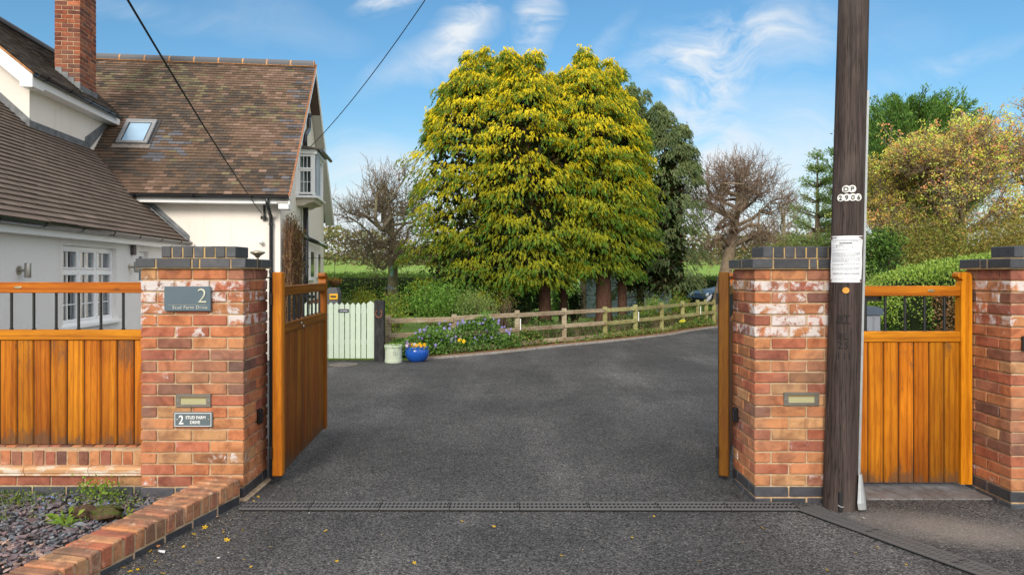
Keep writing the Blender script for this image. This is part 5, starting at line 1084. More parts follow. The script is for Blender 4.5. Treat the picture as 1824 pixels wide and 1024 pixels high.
def crown_fronds(mb, cx, cy, zt, zb, Rx, Ry, n, gold, green, seed, size=.30, tips=(), prof=None, clump=34, K=11, topfade=True, goldbias=0.0):
    rg = np.random.default_rng(seed)
    prof = prof or (lambda t: np.minimum(1, (t / .36) ** .55) * (1 - .10 * np.clip(t - .5, 0, 1)) * np.where(t > .86, 1 - (t - .86) * 1.6, 1))
    nb = n // clump; t = rg.random(nb) ** .9; a = rg.uniform(0, 6.28, nb)
    lump = 1 + .09 * np.sin(3 * a + 7 * t + seed) + .08 * np.sin(5 * a - 11 * t) ; rr = prof(t) * lump * 1.05 * rg.beta(3.2, 1.0, nb)
    B = np.stack([cx + Rx * rr * np.cos(a), cy + Ry * rr * np.sin(a), zt + (zb - zt) * t], 1); O = np.stack([np.cos(a), np.sin(a), np.zeros(nb)], 1)
    if len(tips):
        m = 30 * len(tips); ti = rg.integers(0, len(tips), m); Tp = np.array(tips)[ti]; q = rg.random(m) ** 1.1; aa = rg.uniform(0, 6.28, m); O2 = np.stack([np.cos(aa), np.sin(aa), 0 * aa], 1)
        B2 = Tp - np.array((0, 0, 1)) * (q * 1.0)[:, None] + O2 * (q * .24)[:, None]; B = np.vstack([B, B2]); O = np.vstack([O, O2]); t = np.append(t, q * .05)
        rr = np.append(rr, q)
    nb = len(B); cs = rg.uniform(.9, 2.1, nb) * size; cs[n // clump:] *= .5
    # each hump: fronds fan out over a dome and hang
    ii = np.repeat(np.arange(nb), clump); m = len(ii); side = np.cross(O[ii], (0, 0, 1.)); u = rg.uniform(-1, 1, m); v = rg.uniform(-.5, 1, m)
    P = B[ii] + side * (u * cs[ii] * 1.0)[:, None] + O[ii] * (v * cs[ii] * .75)[:, None]; P[:, 2] += cs[ii] * (.26 - .42 * (u * u) - .55 * np.maximum(v, 0) ** 2) + rg.normal(size=m) * .05
    hgt = (P[:, 2] - B[ii, 2]) / cs[ii]
    D_ = O[ii] + side * (u * .8)[:, None] + rg.normal(size=(m, 3)) * .25; D_[:, 2] = -.25 + rg.normal(size=m) * .2; D_ /= np.linalg.norm(D_, axis=1)[:, None]
    SD = np.cross(D_, (0, 0, 1.)); SD /= np.linalg.norm(SD, axis=1)[:, None]
    hump = rg.normal(size=nb) * .20; fl = rg.uniform(.7, 1.25, m) * .098 * (size / .3) ** .5
    for k in range(K):
        q = (k + .5) / K; sg = 1 if k % 2 else -1
        pos = P + D_ * (fl * q)[:, None] - np.array((0, 0, 1)) * (fl * .75 * q * q)[:, None]
        tan = D_ - np.array((0, 0, 1)) * (1.5 * q); dr = tan + SD * (sg * (1.0 - .6 * q)) - np.array((0, 0, 1)) * rg.uniform(.1, 1.1, m)[:, None] + rg.normal(size=(m, 3)) * .38
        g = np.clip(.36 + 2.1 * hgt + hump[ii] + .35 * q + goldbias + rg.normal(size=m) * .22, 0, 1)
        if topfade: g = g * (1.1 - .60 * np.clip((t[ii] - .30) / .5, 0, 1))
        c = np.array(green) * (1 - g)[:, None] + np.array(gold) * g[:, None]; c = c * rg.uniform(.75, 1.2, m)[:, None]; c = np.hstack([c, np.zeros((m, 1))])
        brn = (rg.random(m) < .03) | (np.repeat(rg.random(nb) < .015, clump)); c[brn, :3] = (.20, .12, .04)
        L = fl * (.62 - .22 * q) * rg.uniform(.8, 1.2, m); leaves(mb, pos, dr, L, L * .42, c, up=np.array((0, 0, 1.)), bend=.25)
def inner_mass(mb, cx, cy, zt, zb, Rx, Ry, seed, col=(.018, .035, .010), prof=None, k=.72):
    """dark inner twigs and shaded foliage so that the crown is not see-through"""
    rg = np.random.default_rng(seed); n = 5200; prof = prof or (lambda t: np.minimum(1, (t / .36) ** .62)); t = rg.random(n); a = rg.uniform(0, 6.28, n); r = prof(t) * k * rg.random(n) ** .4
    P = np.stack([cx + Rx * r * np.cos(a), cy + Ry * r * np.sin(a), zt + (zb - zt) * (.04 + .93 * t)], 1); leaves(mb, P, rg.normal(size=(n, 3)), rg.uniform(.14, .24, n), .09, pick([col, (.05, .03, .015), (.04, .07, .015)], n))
GOLD = (.74, .62, .02); GRN = (.085, .20, .025)
def cypress(px, ytop, Y, Rm, ybot, trunk_px, tr, label, tipspx, n=2300, seed=1, gold=GOLD, green=GRN, group='golden cypresses behind the rail fence', gb=0, size=.30, Ry=None, prof=None):
    c = at(px, ytop, Y); zb = EYE + (486 - ybot) / F * Y; tx = at(trunk_px, 500, Y)[0]
    t = thing('cypress_tree', label, 'conifer', (tx, Y, 0), 0, group); mb = MB(); mb.tube([(tx, Y, -.05), (tx + .01, Y, .4), (tx, Y, 1.2), (c[0] * .5 + tx * .5, Y, 3), (c[0], Y, c[2] - .6)], [tr * 1.25, tr, tr * .9, tr * .6, .02], 10, (.13, .07, .05)); mb.build('trunk', MT['bark'], t, smooth=True)
    mb = MB(); tips = [tuple(at(x, y, Y + rng.uniform(-.3, .3))) for x, y in tipspx]
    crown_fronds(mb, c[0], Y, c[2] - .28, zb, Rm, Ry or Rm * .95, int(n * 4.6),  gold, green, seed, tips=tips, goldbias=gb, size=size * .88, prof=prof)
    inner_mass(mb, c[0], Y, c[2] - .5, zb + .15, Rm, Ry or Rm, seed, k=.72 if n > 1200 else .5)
    # dead inner boughs and brown stems under the crown
    S_ = []; rg = np.random.default_rng(seed + 50)
    for k in range(46):
        z = rg.uniform(zb, c[2] - 1.2); a = rg.uniform(0, 6.28); L = Rm * rg.uniform(.5, .9); p = np.array((tx * .6 + c[0] * .4, Y, z)); q = p + np.array((math.cos(a) * L, math.sin(a) * L, rg.uniform(-.2, .3))); S_.append((p, q, .022, .006))
    tubes(mb, S_, 4, (.16, .08, .05, 0)); mb.build('crown', MT['leaf'], t, fix=False); return t
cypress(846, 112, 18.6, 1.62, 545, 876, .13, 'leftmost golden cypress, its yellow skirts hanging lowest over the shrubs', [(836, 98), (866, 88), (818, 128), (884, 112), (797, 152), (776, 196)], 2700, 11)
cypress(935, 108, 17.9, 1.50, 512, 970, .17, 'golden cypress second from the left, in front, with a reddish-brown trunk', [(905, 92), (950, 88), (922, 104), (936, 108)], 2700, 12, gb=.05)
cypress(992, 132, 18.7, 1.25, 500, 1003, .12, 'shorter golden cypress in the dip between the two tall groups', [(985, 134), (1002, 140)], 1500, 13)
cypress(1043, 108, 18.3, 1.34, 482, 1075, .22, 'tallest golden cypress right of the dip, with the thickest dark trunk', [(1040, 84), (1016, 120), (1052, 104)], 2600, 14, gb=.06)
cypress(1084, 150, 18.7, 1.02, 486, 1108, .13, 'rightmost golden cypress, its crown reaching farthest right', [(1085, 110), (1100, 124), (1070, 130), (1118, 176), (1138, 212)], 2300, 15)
cypress(1135, 195, 21.2, 1.10, 530, 1140, .12, 'grey-green cypress just behind the right side of the golden group', [(1124, 156), (1146, 166), (1133, 176)], 620, 16, gold=(.22, .28, .11), green=(.10, .15, .06), group='grey-green cypresses behind the golden ones')
cypress(1188, 232, 20.6, .84, 535, 1203, .09, 'grey-green cypress farthest right with drooping open tips', [(1172, 186), (1184, 198), (1210, 222), (1226, 262)], 720, 17, gold=(.23, .29, .12), green=(.10, .15, .065), group='grey-green cypresses behind the golden ones', size=.34)

# bare trees
px_tree('bare_tree', 'spreading leafless tree at the left behind the pale picket gate, bird feeder hanging in it', 'tree', 706, 19.4, 680, 395, 104, 90, .15, 23, nl=16, ns=11, nt=12, tw=.5)
px_tree('bare_tree', 'larger leafless tree with brown twigs on the right beside the black car', 'tree', 1279, 22.3, 1308, 375, 118, 96, .21, 36, nl=18, ns=12, nt=13, col=(.32, .25, .18), twig=(.27, .19, .145), tw=.5)
px_tree('bare_tree', 'thin grey-stemmed tree half hidden among the golden cypress skirts', 'tree', 859, 18.9, 862, 430, 30, 50, .085, 5, nl=6, ns=4, nt=4, col=(.36, .32, .25))
px_tree('bare_tree', 'distant leafless tree between the large bare tree and the spruce', 'tree', 1395, 40, 1392, 400, 60, 66, .2, 8, nl=10, ns=8, nt=9, rmin=.009, tw=.8, twig=(.27, .19, .15))
bud = [(.68, .42, .13), (.66, .64, .12), (.52, .62, .12), (.70, .32, .17), (.56, .60, .14)]
px_tree('budding_tree', 'broad tree with orange and yellow-green new leaves above the clipped hedge', 'tree', 1722, 15.5, 1690, 352, 165, 116, .16, 41, nl=17, ns=13, nt=11, tw=.5, leafcols=bud, nleaf=25000, leafL=.05, col=(.30, .24, .17))
px_tree('budding_tree', 'tree with pinkish-orange new leaves at the far right edge', 'tree', 1880, 17.5, 1868, 335, 150, 140, .17, 43, nl=15, ns=12, nt=11, tw=.55, leafcols=[(.66, .32, .14), (.58, .42, .12), (.46, .44, .10)], nleaf=20000, leafL=.055)
px_tree('budding_tree', 'smaller tree with yellow-orange leaves directly right of the pole', 'tree', 1590, 16.5, 1590, 375, 72, 95, .10, 45, nl=12, ns=10, nt=10, leafcols=[(.56, .54, .08), (.62, .40, .10), (.42, .48, .08)], nleaf=13000, leafL=.045)
# conifers on the right
def boughs(name, label, px, ytop, Y, R_, ybot, n, cols, seed, droop=.1, layer=.0, clump=.22, group=None, power=.8, L=.16):
    rg = np.random.default_rng(seed); c = at(px, ytop, Y); zb = EYE + (486 - ybot) / F * Y; t = thing(name, label, 'conifer', (c[0], Y, 0), 0, group)
    mb = MB(); mb.tube([(c[0], Y, 0), (c[0], Y, c[2] * .5), (c[0], Y, c[2])], [.16, .1, .012], 8, (.17, .13, .09)); mb.build('trunk', MT['bark'], t, smooth=True); mb = MB(); S_ = []; P = []; Dv = []
    for k in range(n):
        q = rg.random() ** .8; q = (int(q / layer) * layer + rg.uniform(0, layer * .35)) if layer else q; z = c[2] + (zb - c[2]) * q; a = rg.uniform(0, 6.28); l = R_ * (q ** power * .95 + .06) * rg.uniform(.42, 1.12); d = np.array((math.cos(a), math.sin(a), rg.uniform(.1, .45) - droop)); p = np.array((c[0], Y, z)); e = p + d * l; S_.append((p, e, .02, .005))
        m = int(26 + 40 * l); s = rg.uniform(.25, 1, m) ** .7; pp = p + d * (l * s)[:, None] + rg.normal(size=(m, 3)) * clump * (.25 + .25 * (1 - s))[:, None]; P.append(pp); Dv.append(np.tile(d, (m, 1)) + rg.normal(size=(m, 3)) * .7 + (0, 0, .15))
    P = np.vstack(P); Dv = np.vstack(Dv); tubes(mb, S_, 4, (.12, .08, .05, 0)); leaves(mb, P, Dv, rg.uniform(.6, 1.2, len(P)) * L, L * .28, pick(cols, len(P), .35)); mb.build('crown', MT['leaf'], t, fix=False); return t
boughs('evergreen_tree', 'tall dark green conifer rising behind the orange-leaved trees', 1628, 205, 24, 2.8, 480, 1100, [(.11, .22, .05), (.16, .29, .06), (.07, .15, .04)], 51, droop=-.85, power=.55, clump=.20, L=.15)
boughs('spruce_tree', 'open-branched pale green spruce to the left of the utility pole', 1456, 274, 26, 1.75, 540, 170, [(.20, .29, .09), (.26, .34, .12), (.14, .22, .07)], 52, layer=.10, droop=-.05, power=.7, clump=.26, L=.12)
boughs('spruce_tree', 'second thinner spruce close behind the utility pole', 1492, 300, 28, 1.6, 545, 150, [(.20, .28, .09), (.25, .33, .12), (.14, .21, .07)], 53, layer=.08, droop=.15, power=.7, clump=.24, L=.13)

# shrubs -----------------------------------------------------
def shrub(name, label, px, py0, py1, w_px, Y, cols, n, leaf=.05, seed=1, group=None, cat='shrub', dens=.55, stems=8, zmin=0, depth_=None):
    rg = np.random.default_rng(seed); a = at(px, py0, Y); zt = a[2]; zb = max(EYE + (486 - py1) / F * Y, zmin); rx = w_px / 2 / F * Y; rz = (zt - zb) / 2; cz = (zt + zb) / 2; ry = depth_ or rx * .8
    t = thing(name, label, cat, (a[0], Y, 0), 0, group); mb = MB(); S_ = []; nb = max(8, n // 90); u = rg.normal(size=(nb, 3)); u /= np.linalg.norm(u, axis=1)[:, None]; cc = u * (rg.random((nb, 1)) ** .45) * (rx * .85, ry * .85, rz * .85) + (a[0], Y, cz)
    for k in range(stems * 3): e = cc[rg.integers(nb)]; p = np.array((a[0] + rg.normal() * rx * .15, Y + rg.normal() * .1, 0)); m_ = (p + e) / 2 + rg.normal(size=3) * .08; S_ += [(p, m_, .012, .008), (m_, e, .008, .003)]
    sm = MB(); tubes(sm, S_, 4, (.18, .13, .09, 0)); sm.build('stems', MT['bark'], t, fix=False)
    ii = rg.integers(0, nb, n); P = cc[ii] + rg.normal(size=(n, 3)) * np.array((rx, ry, rz)) * .21; Dd = rg.normal(size=(n, 3)) + (0, -.3, .3); br = rg.uniform(.7, 1.25, nb)[ii][:, None]; C_ = pick(cols, n, .25); C_[:, :3] *= br
    keep = P[:, 2] > .02; leaves(mb, P[keep], Dd[keep], rg.uniform(.6, 1.2, keep.sum()) * leaf, leaf * .55, C_[keep]); mb.build('foliage', MT['leaf'], t, fix=False); return t
G1 = [(.14, .28, .045), (.20, .36, .06), (.10, .20, .035)]; G2 = [(.22, .30, .09), (.28, .33, .12), (.16, .24, .07)]; GD = [(.03, .065, .018), (.045, .09, .02), (.02, .04, .015)]; GY = [(.26, .32, .04), (.20, .28, .04), (.36, .33, .05)]
shrub('shrub', 'large bright green shrub behind the fence, left of the golden trees', 782, 492, 585, 150, 15.2, G1, 6000, .055, 1)
shrub('shrub', 'pale grey-green rounded shrub beside the large bright green one', 846, 515, 590, 90, 14.9, G2, 3600, .04, 2)
shrub('shrub', 'small yellow-green shrub above the pale gate, by the hedge', 648, 512, 560, 52, 15.5, GY, 1600, .04, 3)
shrub('shrub', 'fresh green shrub immediately behind the horseshoe post', 690, 520, 600, 80, 14.3, G1 + GY, 3200, .045, 4)
shrub('shrub', 'low pale green shrub beside the recycling bin behind the gate', 622, 524, 560, 40, 15.0, G2, 1200, .035, 5)
shrub('shrub', 'reddish twiggy shrub with few leaves in front of the cypress trunks', 895, 520, 600, 70, 15.4, [(.22, .13, .07), (.16, .20, .05), (.30, .22, .10)], 1100, .035, 6, stems=26)
shrub('shrub', 'dark holly-like evergreen between the first two cypress trunks', 936, 500, 600, 70, 18.0, GD, 2600, .06, 7)
shrub('shrub', 'dark evergreen shrub in the shade between the middle trunks', 1022, 500, 600, 44, 19.6, GD, 2600, .06, 8)
shrub('shrub', 'yellow-green flowering shrub behind the fence right of the trunks', 1165, 528, 590, 70, 17.9, GY + G1, 2400, .045, 9)
shrub('shrub', 'leafy green shrub at the right end of the rail fence, below the blue shed', 1208, 516, 570, 60, 19.2, G1 + GY, 2400, .045, 10)
shrub('shrub', 'bushy plants at the foot of the large bare tree, beside the fence end', 1252, 535, 585, 54, 20.6, G1, 1800, .05, 12)
shrub('shrub', 'shade-loving green undergrowth shrub around the thick cypress trunk', 1120, 556, 600, 80, 17.6, G1 + GD, 2200, .05, 13)
shrub('shrub', 'short yellowish sapling bush seen through the bars of the small gate', 1547, 526, 600, 40, 9.2, GY, 700, .045, 14, stems=4)
shrub('shrub', 'dark green shrub with shadowed leaves above the small gate, right of the pole', 1560, 405, 500, 110, 14.0, GD + G1, 5000, .06, 15)
shrub('shrub', 'olive green bush mass below the orange tree, behind the clipped hedge', 1668, 385, 500, 190, 14.6, [(.22, .24, .05), (.16, .20, .04), (.34, .27, .07)], 9000, .05, 16)
shrub('shrub', 'brownish green undergrowth bush at the far right behind the pier', 1800, 380, 500, 160, 14.2, [(.26, .24, .06), (.18, .20, .05), (.38, .27, .08)], 6500, .05, 17)
shrub('shrub', 'yellow-green roadside bush below the spruce, left of the pole', 1420, 410, 480, 130, 34, [(.20, .20, .06), (.25, .24, .08), (.13, .15, .05)], 3500, .12, 18)

# hedges -----------------------------------------------------
def hedge(name, label, x0, x1, y0, y1, z0, z1, n, leaf, cols, rot=None, group=None, rounded=3.0, arch=0, topcols=None, seed=3, brown=None):
    rg = np.random.default_rng(seed); t = thing(name, label, 'hedge', ((x0 + x1) / 2, (y0 + y1) / 2, 0), 0, group); mb = MB()
    cx, cy, rx, ry = (x0 + x1) / 2, (y0 + y1) / 2, (x1 - x0) / 2, (y1 - y0) / 2; u = rg.uniform(-1, 1, (n * 2, 3)); k = np.argmax(np.abs(u), axis=1); s = np.sign(u[np.arange(len(u)), k]); u[np.arange(len(u)), k] = s
    # faces weighted by area, pulled in to a rounded block
    e = rounded; nn_ = (np.abs(u) ** e).sum(1) ** (1 / e); v = u / nn_[:, None]; v = v[rg.random(len(v)) < .5 + .5 * (np.abs(v[:, 1]) < .9)]
    zt = z1 + arch * (v[:, 0]); P = np.stack([cx + rx * v[:, 0], cy + ry * v[:, 1], z0 + (zt - z0) * (v[:, 2] * .5 + .5)], 1); P += rg.normal(size=P.shape) * leaf * .8; lum = np.array([.85 + .3 * vnoise(p[0] * 2.5, p[2] * 2.5 + p[1], 3) for p in P])
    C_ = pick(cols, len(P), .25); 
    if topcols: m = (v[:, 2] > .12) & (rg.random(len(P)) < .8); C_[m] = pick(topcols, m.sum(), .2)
    if brown: 
        m = (np.linalg.norm((P - np.array(brown[:3])) / np.array(brown[3:6]), axis=1) < 1); C_[m] = pick([(.33, .19, .09), (.22, .12, .06), (.42, .26, .13)], m.sum(), .3)
    C_[:, :3] *= lum[:, None]; Dd = v + rg.normal(size=v.shape) * .8; leaves(mb, P, Dd, rg.uniform(.7, 1.3, len(P)) * leaf, leaf * .6, C_); mb.build('foliage', MT['leaf'], t, fix=False)
    mb = MB(); G = []; nu, nv = 24, 12
    for i in range(nu + 1):
        for j in range(nv + 1):
            a_ = -math.pi / 2 + math.pi * j / nv; b_ = 2 * math.pi * i / nu; d = np.array((math.cos(a_) * math.cos(b_), math.cos(a_) * math.sin(b_), math.sin(a_))); d = d / ((np.abs(d) ** e).sum() ** (1 / e)) * .93; G.append((cx + rx * d[0], cy + ry * d[1], z0 + (z1 + arch * d[0] - z0) * (d[2] * .5 + .5)))
    mb.add(G, [(i * (nv + 1) + j, (i + 1) * (nv + 1) + j, (i + 1) * (nv + 1) + j + 1, i * (nv + 1) + j + 1) for i in range(nu) for j in range(nv)], (.015, .025, .008)); mb.build('inner_twigs', MT['bark'], t, fix=False); return t
HG = [(.12, .22, .05), (.16, .27, .06), (.08, .15, .035)]
hedge('hedge', 'long straight clipped dark green hedge at the edge of the field', -14, 1.6, 24.2, 25.6, 0, 1.36, 30000, .07, HG, rounded=10, topcols=[(.09, .16, .03), (.12, .2, .04)])
hedge('hedge', 'clipped green hedge continuing behind the black car', 3.6, 12, 27.2, 28.6, 0, 1.25, 14000, .07, HG, rounded=10, seed=5, topcols=[(.09, .16, .03)])
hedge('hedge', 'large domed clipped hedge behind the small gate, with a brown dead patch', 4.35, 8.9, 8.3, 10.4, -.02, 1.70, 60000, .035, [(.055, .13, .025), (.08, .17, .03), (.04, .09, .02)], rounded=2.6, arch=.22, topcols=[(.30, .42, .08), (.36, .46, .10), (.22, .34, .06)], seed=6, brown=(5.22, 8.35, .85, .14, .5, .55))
# the far hedgerow and scrub on the rising field
rg = np.random.default_rng(77); mb = MB(); n = 26000; X = rg.uniform(-46, 60, n); hh = np.array([1.6 + 2.3 * vnoise(x * .35, 2.2, 4) + .9 * vnoise(x * 1.3, 1, 6) for x in X]); Yf = 74 + rg.normal(size=n) * 1.0; P = np.stack([X, Yf, 2.1 + hh * rg.random(n) ** .8], 1)
leaves(mb, P, rg.normal(size=(n, 3)), rg.uniform(.25, .5, n), .25, pick([(.20, .21, .07), (.26, .23, .09), (.15, .17, .06), (.24, .16, .09)], n, .25)); tag(mb.build('far_hedgerow', MT['leaf'], fix=False), 'olive and brown hedgerow scrub along the far edge of the field', 'hedgerow', kind='stuff')
mb = MB(); n = 12000; X = rg.uniform(-120, 160, n); hh = np.array([1.5 + 4 * vnoise(x * .12, 5, 4) for x in X]); P = np.stack([X, 200 + rg.normal(size=n) * 3, 4.3 + hh * rg.random(n)], 1); leaves(mb, P, rg.normal(size=(n, 3)), 1.1, .7, pick([(.17, .17, .10), (.2, .19, .11), (.14, .15, .08)], n, .2)); tag(mb.build('distant_wood', MT['leaf'], fix=False), 'hazy line of distant woodland on the skyline', 'wood', kind='stuff')

# periwinkle bank and fence-side ground cover -----------------
FC = offset_curve(KC, .42)       # the line of the fence
def along(C, s):
    seg = np.linalg.norm(np.diff(C, axis=0), axis=1); cum = np.r_[0, np.cumsum(seg)]; return np.stack([np.interp(s, cum, C[:, 0]), np.interp(s, cum, C[:, 1])], -1)
seg = np.linalg.norm(np.diff(FC, axis=0), axis=1); cumF = np.r_[0, np.cumsum(seg)]
def s_of_px(px):
    s = np.linspace(0, cumF[-1], 4000); P = along(FC, s); return s[np.argmin(np.abs(P[:, 0] / P[:, 1] * F + 912 - px))]
rg = np.random.default_rng(5); n = 34000; s0, s1 = s_of_px(689), s_of_px(925); s = s0 + (s1 - s0) * rg.random(n); B = along(FC, s); env = (.55 + .45 * np.clip((s - s0) / .9, 0, 1)) * np.clip((s1 - s) / .7, 0, 1) ** .6
B[:, 1] += rg.uniform(-.16, 1.0, n) ** 1.0; hgt = .03 + env * (.62 * np.array([.55 + .6 * vnoise(q * 2.2, 3, 8) for q in s])) * rg.random(n) ** 1.0; P = np.c_[B, hgt]; mb = MB(); Dd = rg.normal(size=(n, 3)) + (0, -.4, .5); leaves(mb, P, Dd, rg.uniform(.035, .065, n), .03, pick([(.12, .24, .05), (.17, .32, .07), (.07, .15, .035), (.22, .36, .10)], n, .3)); tag(mb.build('periwinkle', MT['leaf'], fix=False), 'trailing green periwinkle sprawling through the left part of the rail fence', 'ground cover', kind='stuff')
n = 26000; s = rg.uniform(s1 - .3, s_of_px(1273), n); B = along(FC, s); dn = np.array([vnoise(q * 1.7, 9, 2) for q in s]); ok = rg.random(n) < np.clip((dn - .05) * 1.6, 0.15, 1); s, B, dn = s[ok], B[ok], dn[ok]; n = len(s); B[:, 1] += rg.uniform(-.18, 1.1, n); P = np.c_[B, .02 + .38 * dn * rg.random(n)]; mb = MB(); leaves(mb, P, rg.normal(size=(n, 3)) + (0, -.3, .5), rg.uniform(.03, .07, n), .035, pick([(.11, .22, .04), (.17, .29, .06), (.30, .27, .08), (.07, .13, .03)], n, .3)); tag(mb.build('low_plants', MT['leaf'], fix=False), 'mixed low green plants and ivy along the right part of the rail fence', 'ground cover', kind='stuff')
n = 30000; s = rg.uniform(s_of_px(760), s_of_px(1273), n); B = along(FC, s); B[:, 1] += .25 + rg.uniform(0, 3.2, n); dn = np.array([vnoise(q[0] * 1.3, q[1] * 1.3, 12) for q in B]); ok = dn > .22; B, dn = B[ok], dn[ok]; n = len(B); P = np.c_[B, .02 + .34 * dn * rg.random(n)]; mb = MB(); leaves(mb, P, rg.normal(size=(n, 3)) + (0, -.3, .5), rg.uniform(.04, .08, n), .04, pick([(.08, .16, .035), (.12, .22, .045), (.05, .10, .025)], n, .3)); tag(mb.build('woodland_undergrowth', MT['leaf'], fix=False), 'low dark green ivy and undergrowth on the ground beneath the cypress trees', 'undergrowth', kind='stuff')
mb = MB(); n = 900; s = rg.uniform(s1, s_of_px(1270), n); B = along(FC, s); B[:, 1] += rg.uniform(.0, .9, n); S_ = [((b[0], b[1], .01), (b[0] + rg.normal() * .1, b[1] + rg.normal() * .1, rg.uniform(.15, .48)), .004, .002) for b in B]; tubes(mb, S_, 3, (.30, .22, .15, 0)); tag(mb.build('dead_stems', MT['bark'], fix=False), 'tangle of pale dry stems behind the rail fence', 'dead stems', kind='stuff')
# periwinkle flowers, one object each
def floret(col, r=.022, name='periwinkle_flower'):
    mb = MB(); m = 5
    for k in range(m):
        a = k * 2 * math.pi / m; d = np.array((math.cos(a), 0, math.sin(a))); s_ = np.array((-math.sin(a), 0, math.cos(a))); c0 = np.array((0, -.004, 0)); mb.add([c0, c0 + d * r * .8 + s_ * r * .5 + (0, -.003, 0), c0 + d * r * 1.1, c0 + d * r * .8 - s_ * r * .5 + (0, -.003, 0)], [(0, 1, 2, 3)], col)
    mb.lathe([(.0, -.004), (.004, .0), (.0, .004)], (0, -.006, 0), 6, (.6, .6, .5)); return mb
fp = floret((.30, .26, .62)).build('periwinkle_flower', MT['petal'], base=(0, 0, 0)); tag(fp, 'small violet periwinkle flower on the green bank at the rail fence', 'flower', 'violet periwinkle flowers on the fence bank')
first = True
for k in range(85):
    s_ = rg.uniform(s0 + .2, s1 - .05); b = along(FC, s_); e = min(1, (s_ - s0) / .8) * min(1, (s1 - s_) / .7) ** .6; o = fp if first else fp.copy()
    if not first: COL.objects.link(o)
    first = False; o.location = (b[0], b[1] - rg.uniform(.12, .18) + rg.random() * .10, .10 + e * rg.uniform(.05, .55)); o.rotation_euler = (rg.uniform(-.7, .3), rg.uniform(0, 3), rg.uniform(-.5, .5)); sc = rg.uniform(.8, 1.35); o.scale = (sc, sc, sc)

# post and rail fence ----------------------------------------
FW = (.37, .37, .24)
t = thing('rail_fence', 'low weathered wooden post and three-rail fence curving along the far side of the drive', 'fence', (*along(FC, s_of_px(921)), 0))
ppx = [691, 809, 921, 1005, 1078, 1132, 1179, 1216, 1243, 1258, 1272]; pp = [along(FC, s_of_px(x)) for x in ppx]
def plank(a, b, z0, z1, th_, col, M0=0):
    a = np.array(a); b = np.array(b); d = b - a; L = np.linalg.norm(d); d /= L; n_ = np.array((-d[1], d[0])); M = Matrix(((d[0], n_[0], 0, a[0]), (d[1], n_[1], 0, a[1]), (0, 0, 1, 0), (0, 0, 0, 1))); mb = MB(); mb.cbox(0, L, -th_ / 2, th_ / 2, z0, z1, .006, col, M=M, jit=.003); return mb
for i, p in enumerate(pp):
    mb = MB(); c = np.array(FW) * rng.uniform(.85, 1.15) * ((1, 1.08, .7) if 3 < i else (1.05, 1, 1.1)); h_ = .735 + rng.uniform(-.012, .015); mb.cbox(p[0] - .05, p[0] + .05, p[1] - .0, p[1] + .075, -.02, h_, .008, (*c, .1), jit=.003); mb.build('post', MT['oldwood'], t)
for i in range(len(pp) - 1):
    for z in (.045, .325, .60):
        if z < .1 and i == 0: pass
        c = np.array(FW) * rng.uniform(.9, 1.25) * ((1, 1.05, .75) if i > 3 else (1.1, 1.0, 1.1)); off_ = np.array((0, -.022)); dz = rng.uniform(-.012, .012); plank(pp[i] + off_ + (.01, 0), pp[i + 1] + off_ - (.01, 0), z + dz, z + .085 + dz, .035, (*c, rng.uniform(.05, .3))).build('rail', MT['oldwood'], t)
for i in (2, 5, 8): mb = MB(); p = pp[i]; mb.cbox(p[0] + .055, p[0] + .075, p[1] - .045, p[1] - .035, .36, .58, .002, (.75, .75, .75)); tag(mb.build('reflector', MT['plain']), ['white reflector strip on the fence post at the end of the periwinkle bank', 'white reflector strip on the fence post right of the thick trunk', 'white reflector strip on the fence post nearest the car'][(2, 5, 8).index(i)], 'reflector')
# pigeon
p = at(1262, 534, pp[9][1]); mb = MB(); prof = [(0, -.13), (.012, -.12), (.02, -.09), (.045, -.03), (.055, .03), (.045, .08), (.028, .105), (.026, .12), (.028, .14), (.022, .158), (0, .165)]
mb.lathe(prof, (0, 0, 0), 14, (.30, .32, .36), M=Matrix.Translation((p[0], p[1], .755)) @ Matrix.Rotation(R(35), 4, 'Y') @ Matrix.Rotation(R(0), 4, 'Z')); 
M_ = Matrix.Translation((p[0] + .115, p[1], .85)); mb.lathe([(.006, 0), (.004, .02), (0, .03)], (0, 0, 0), 6, (.15, .12, .1), M=M_ @ Matrix.Rotation(R(100), 4, 'Y')); [mb.tube([(p[0] + q, p[1] + q * .3, .735 - .05), (p[0] + q, p[1], .74)], .004, 5, (.4, .15, .12)) for q in (-.01, .015)]; tag(mb.build('pigeon', MT['plain'], smooth=True), 'grey wood pigeon perched on the rail fence near its right end', 'bird')

# pale picket gate -------------------------------------------
PG = (.47, .57, .46); YG = 11.78
def X_(px, Y=YG): return (px - 912) / F * Y
t = thing('picket_gate', 'pale sage green picket gate between the house and the horseshoe post', 'gate', (X_(620), YG, 0))
edges = [(574, 584), (585.5, 594), (595.3, 604), (605, 613.5), (615, 623.2), (624.5, 633), (634.5, 642.5), (644, 652.5), (654, 667)]
for i in range(-3, 0): edges.insert(0, (574 + i * 10.6 - (0), 583 + i * 10.6))
for i, (a, b) in enumerate(sorted(edges)):
    x0, x1 = X_(a), X_(b); zt = .975 + rng.uniform(-.006, .006); zt += .03 if i == len(edges) - 1 else 0; xm = (x0 + x1) / 2; mb = MB(); mb.prism([(x0, .05), (x1, .05), (x1, zt - .03), (xm, zt + .012), (x0, zt - .03)], YG - .02, YG + .0, 'y', (*(np.array(PG) * rng.uniform(.94, 1.05)), 0)); mb.build('pale', MT['plain'], t)
for z in (.28, .80): mb = MB(); mb.cbox(X_(540), X_(666), YG + .002, YG + .04, z, z + .08, .004, PG); mb.build('rail', MT['plain'], t)
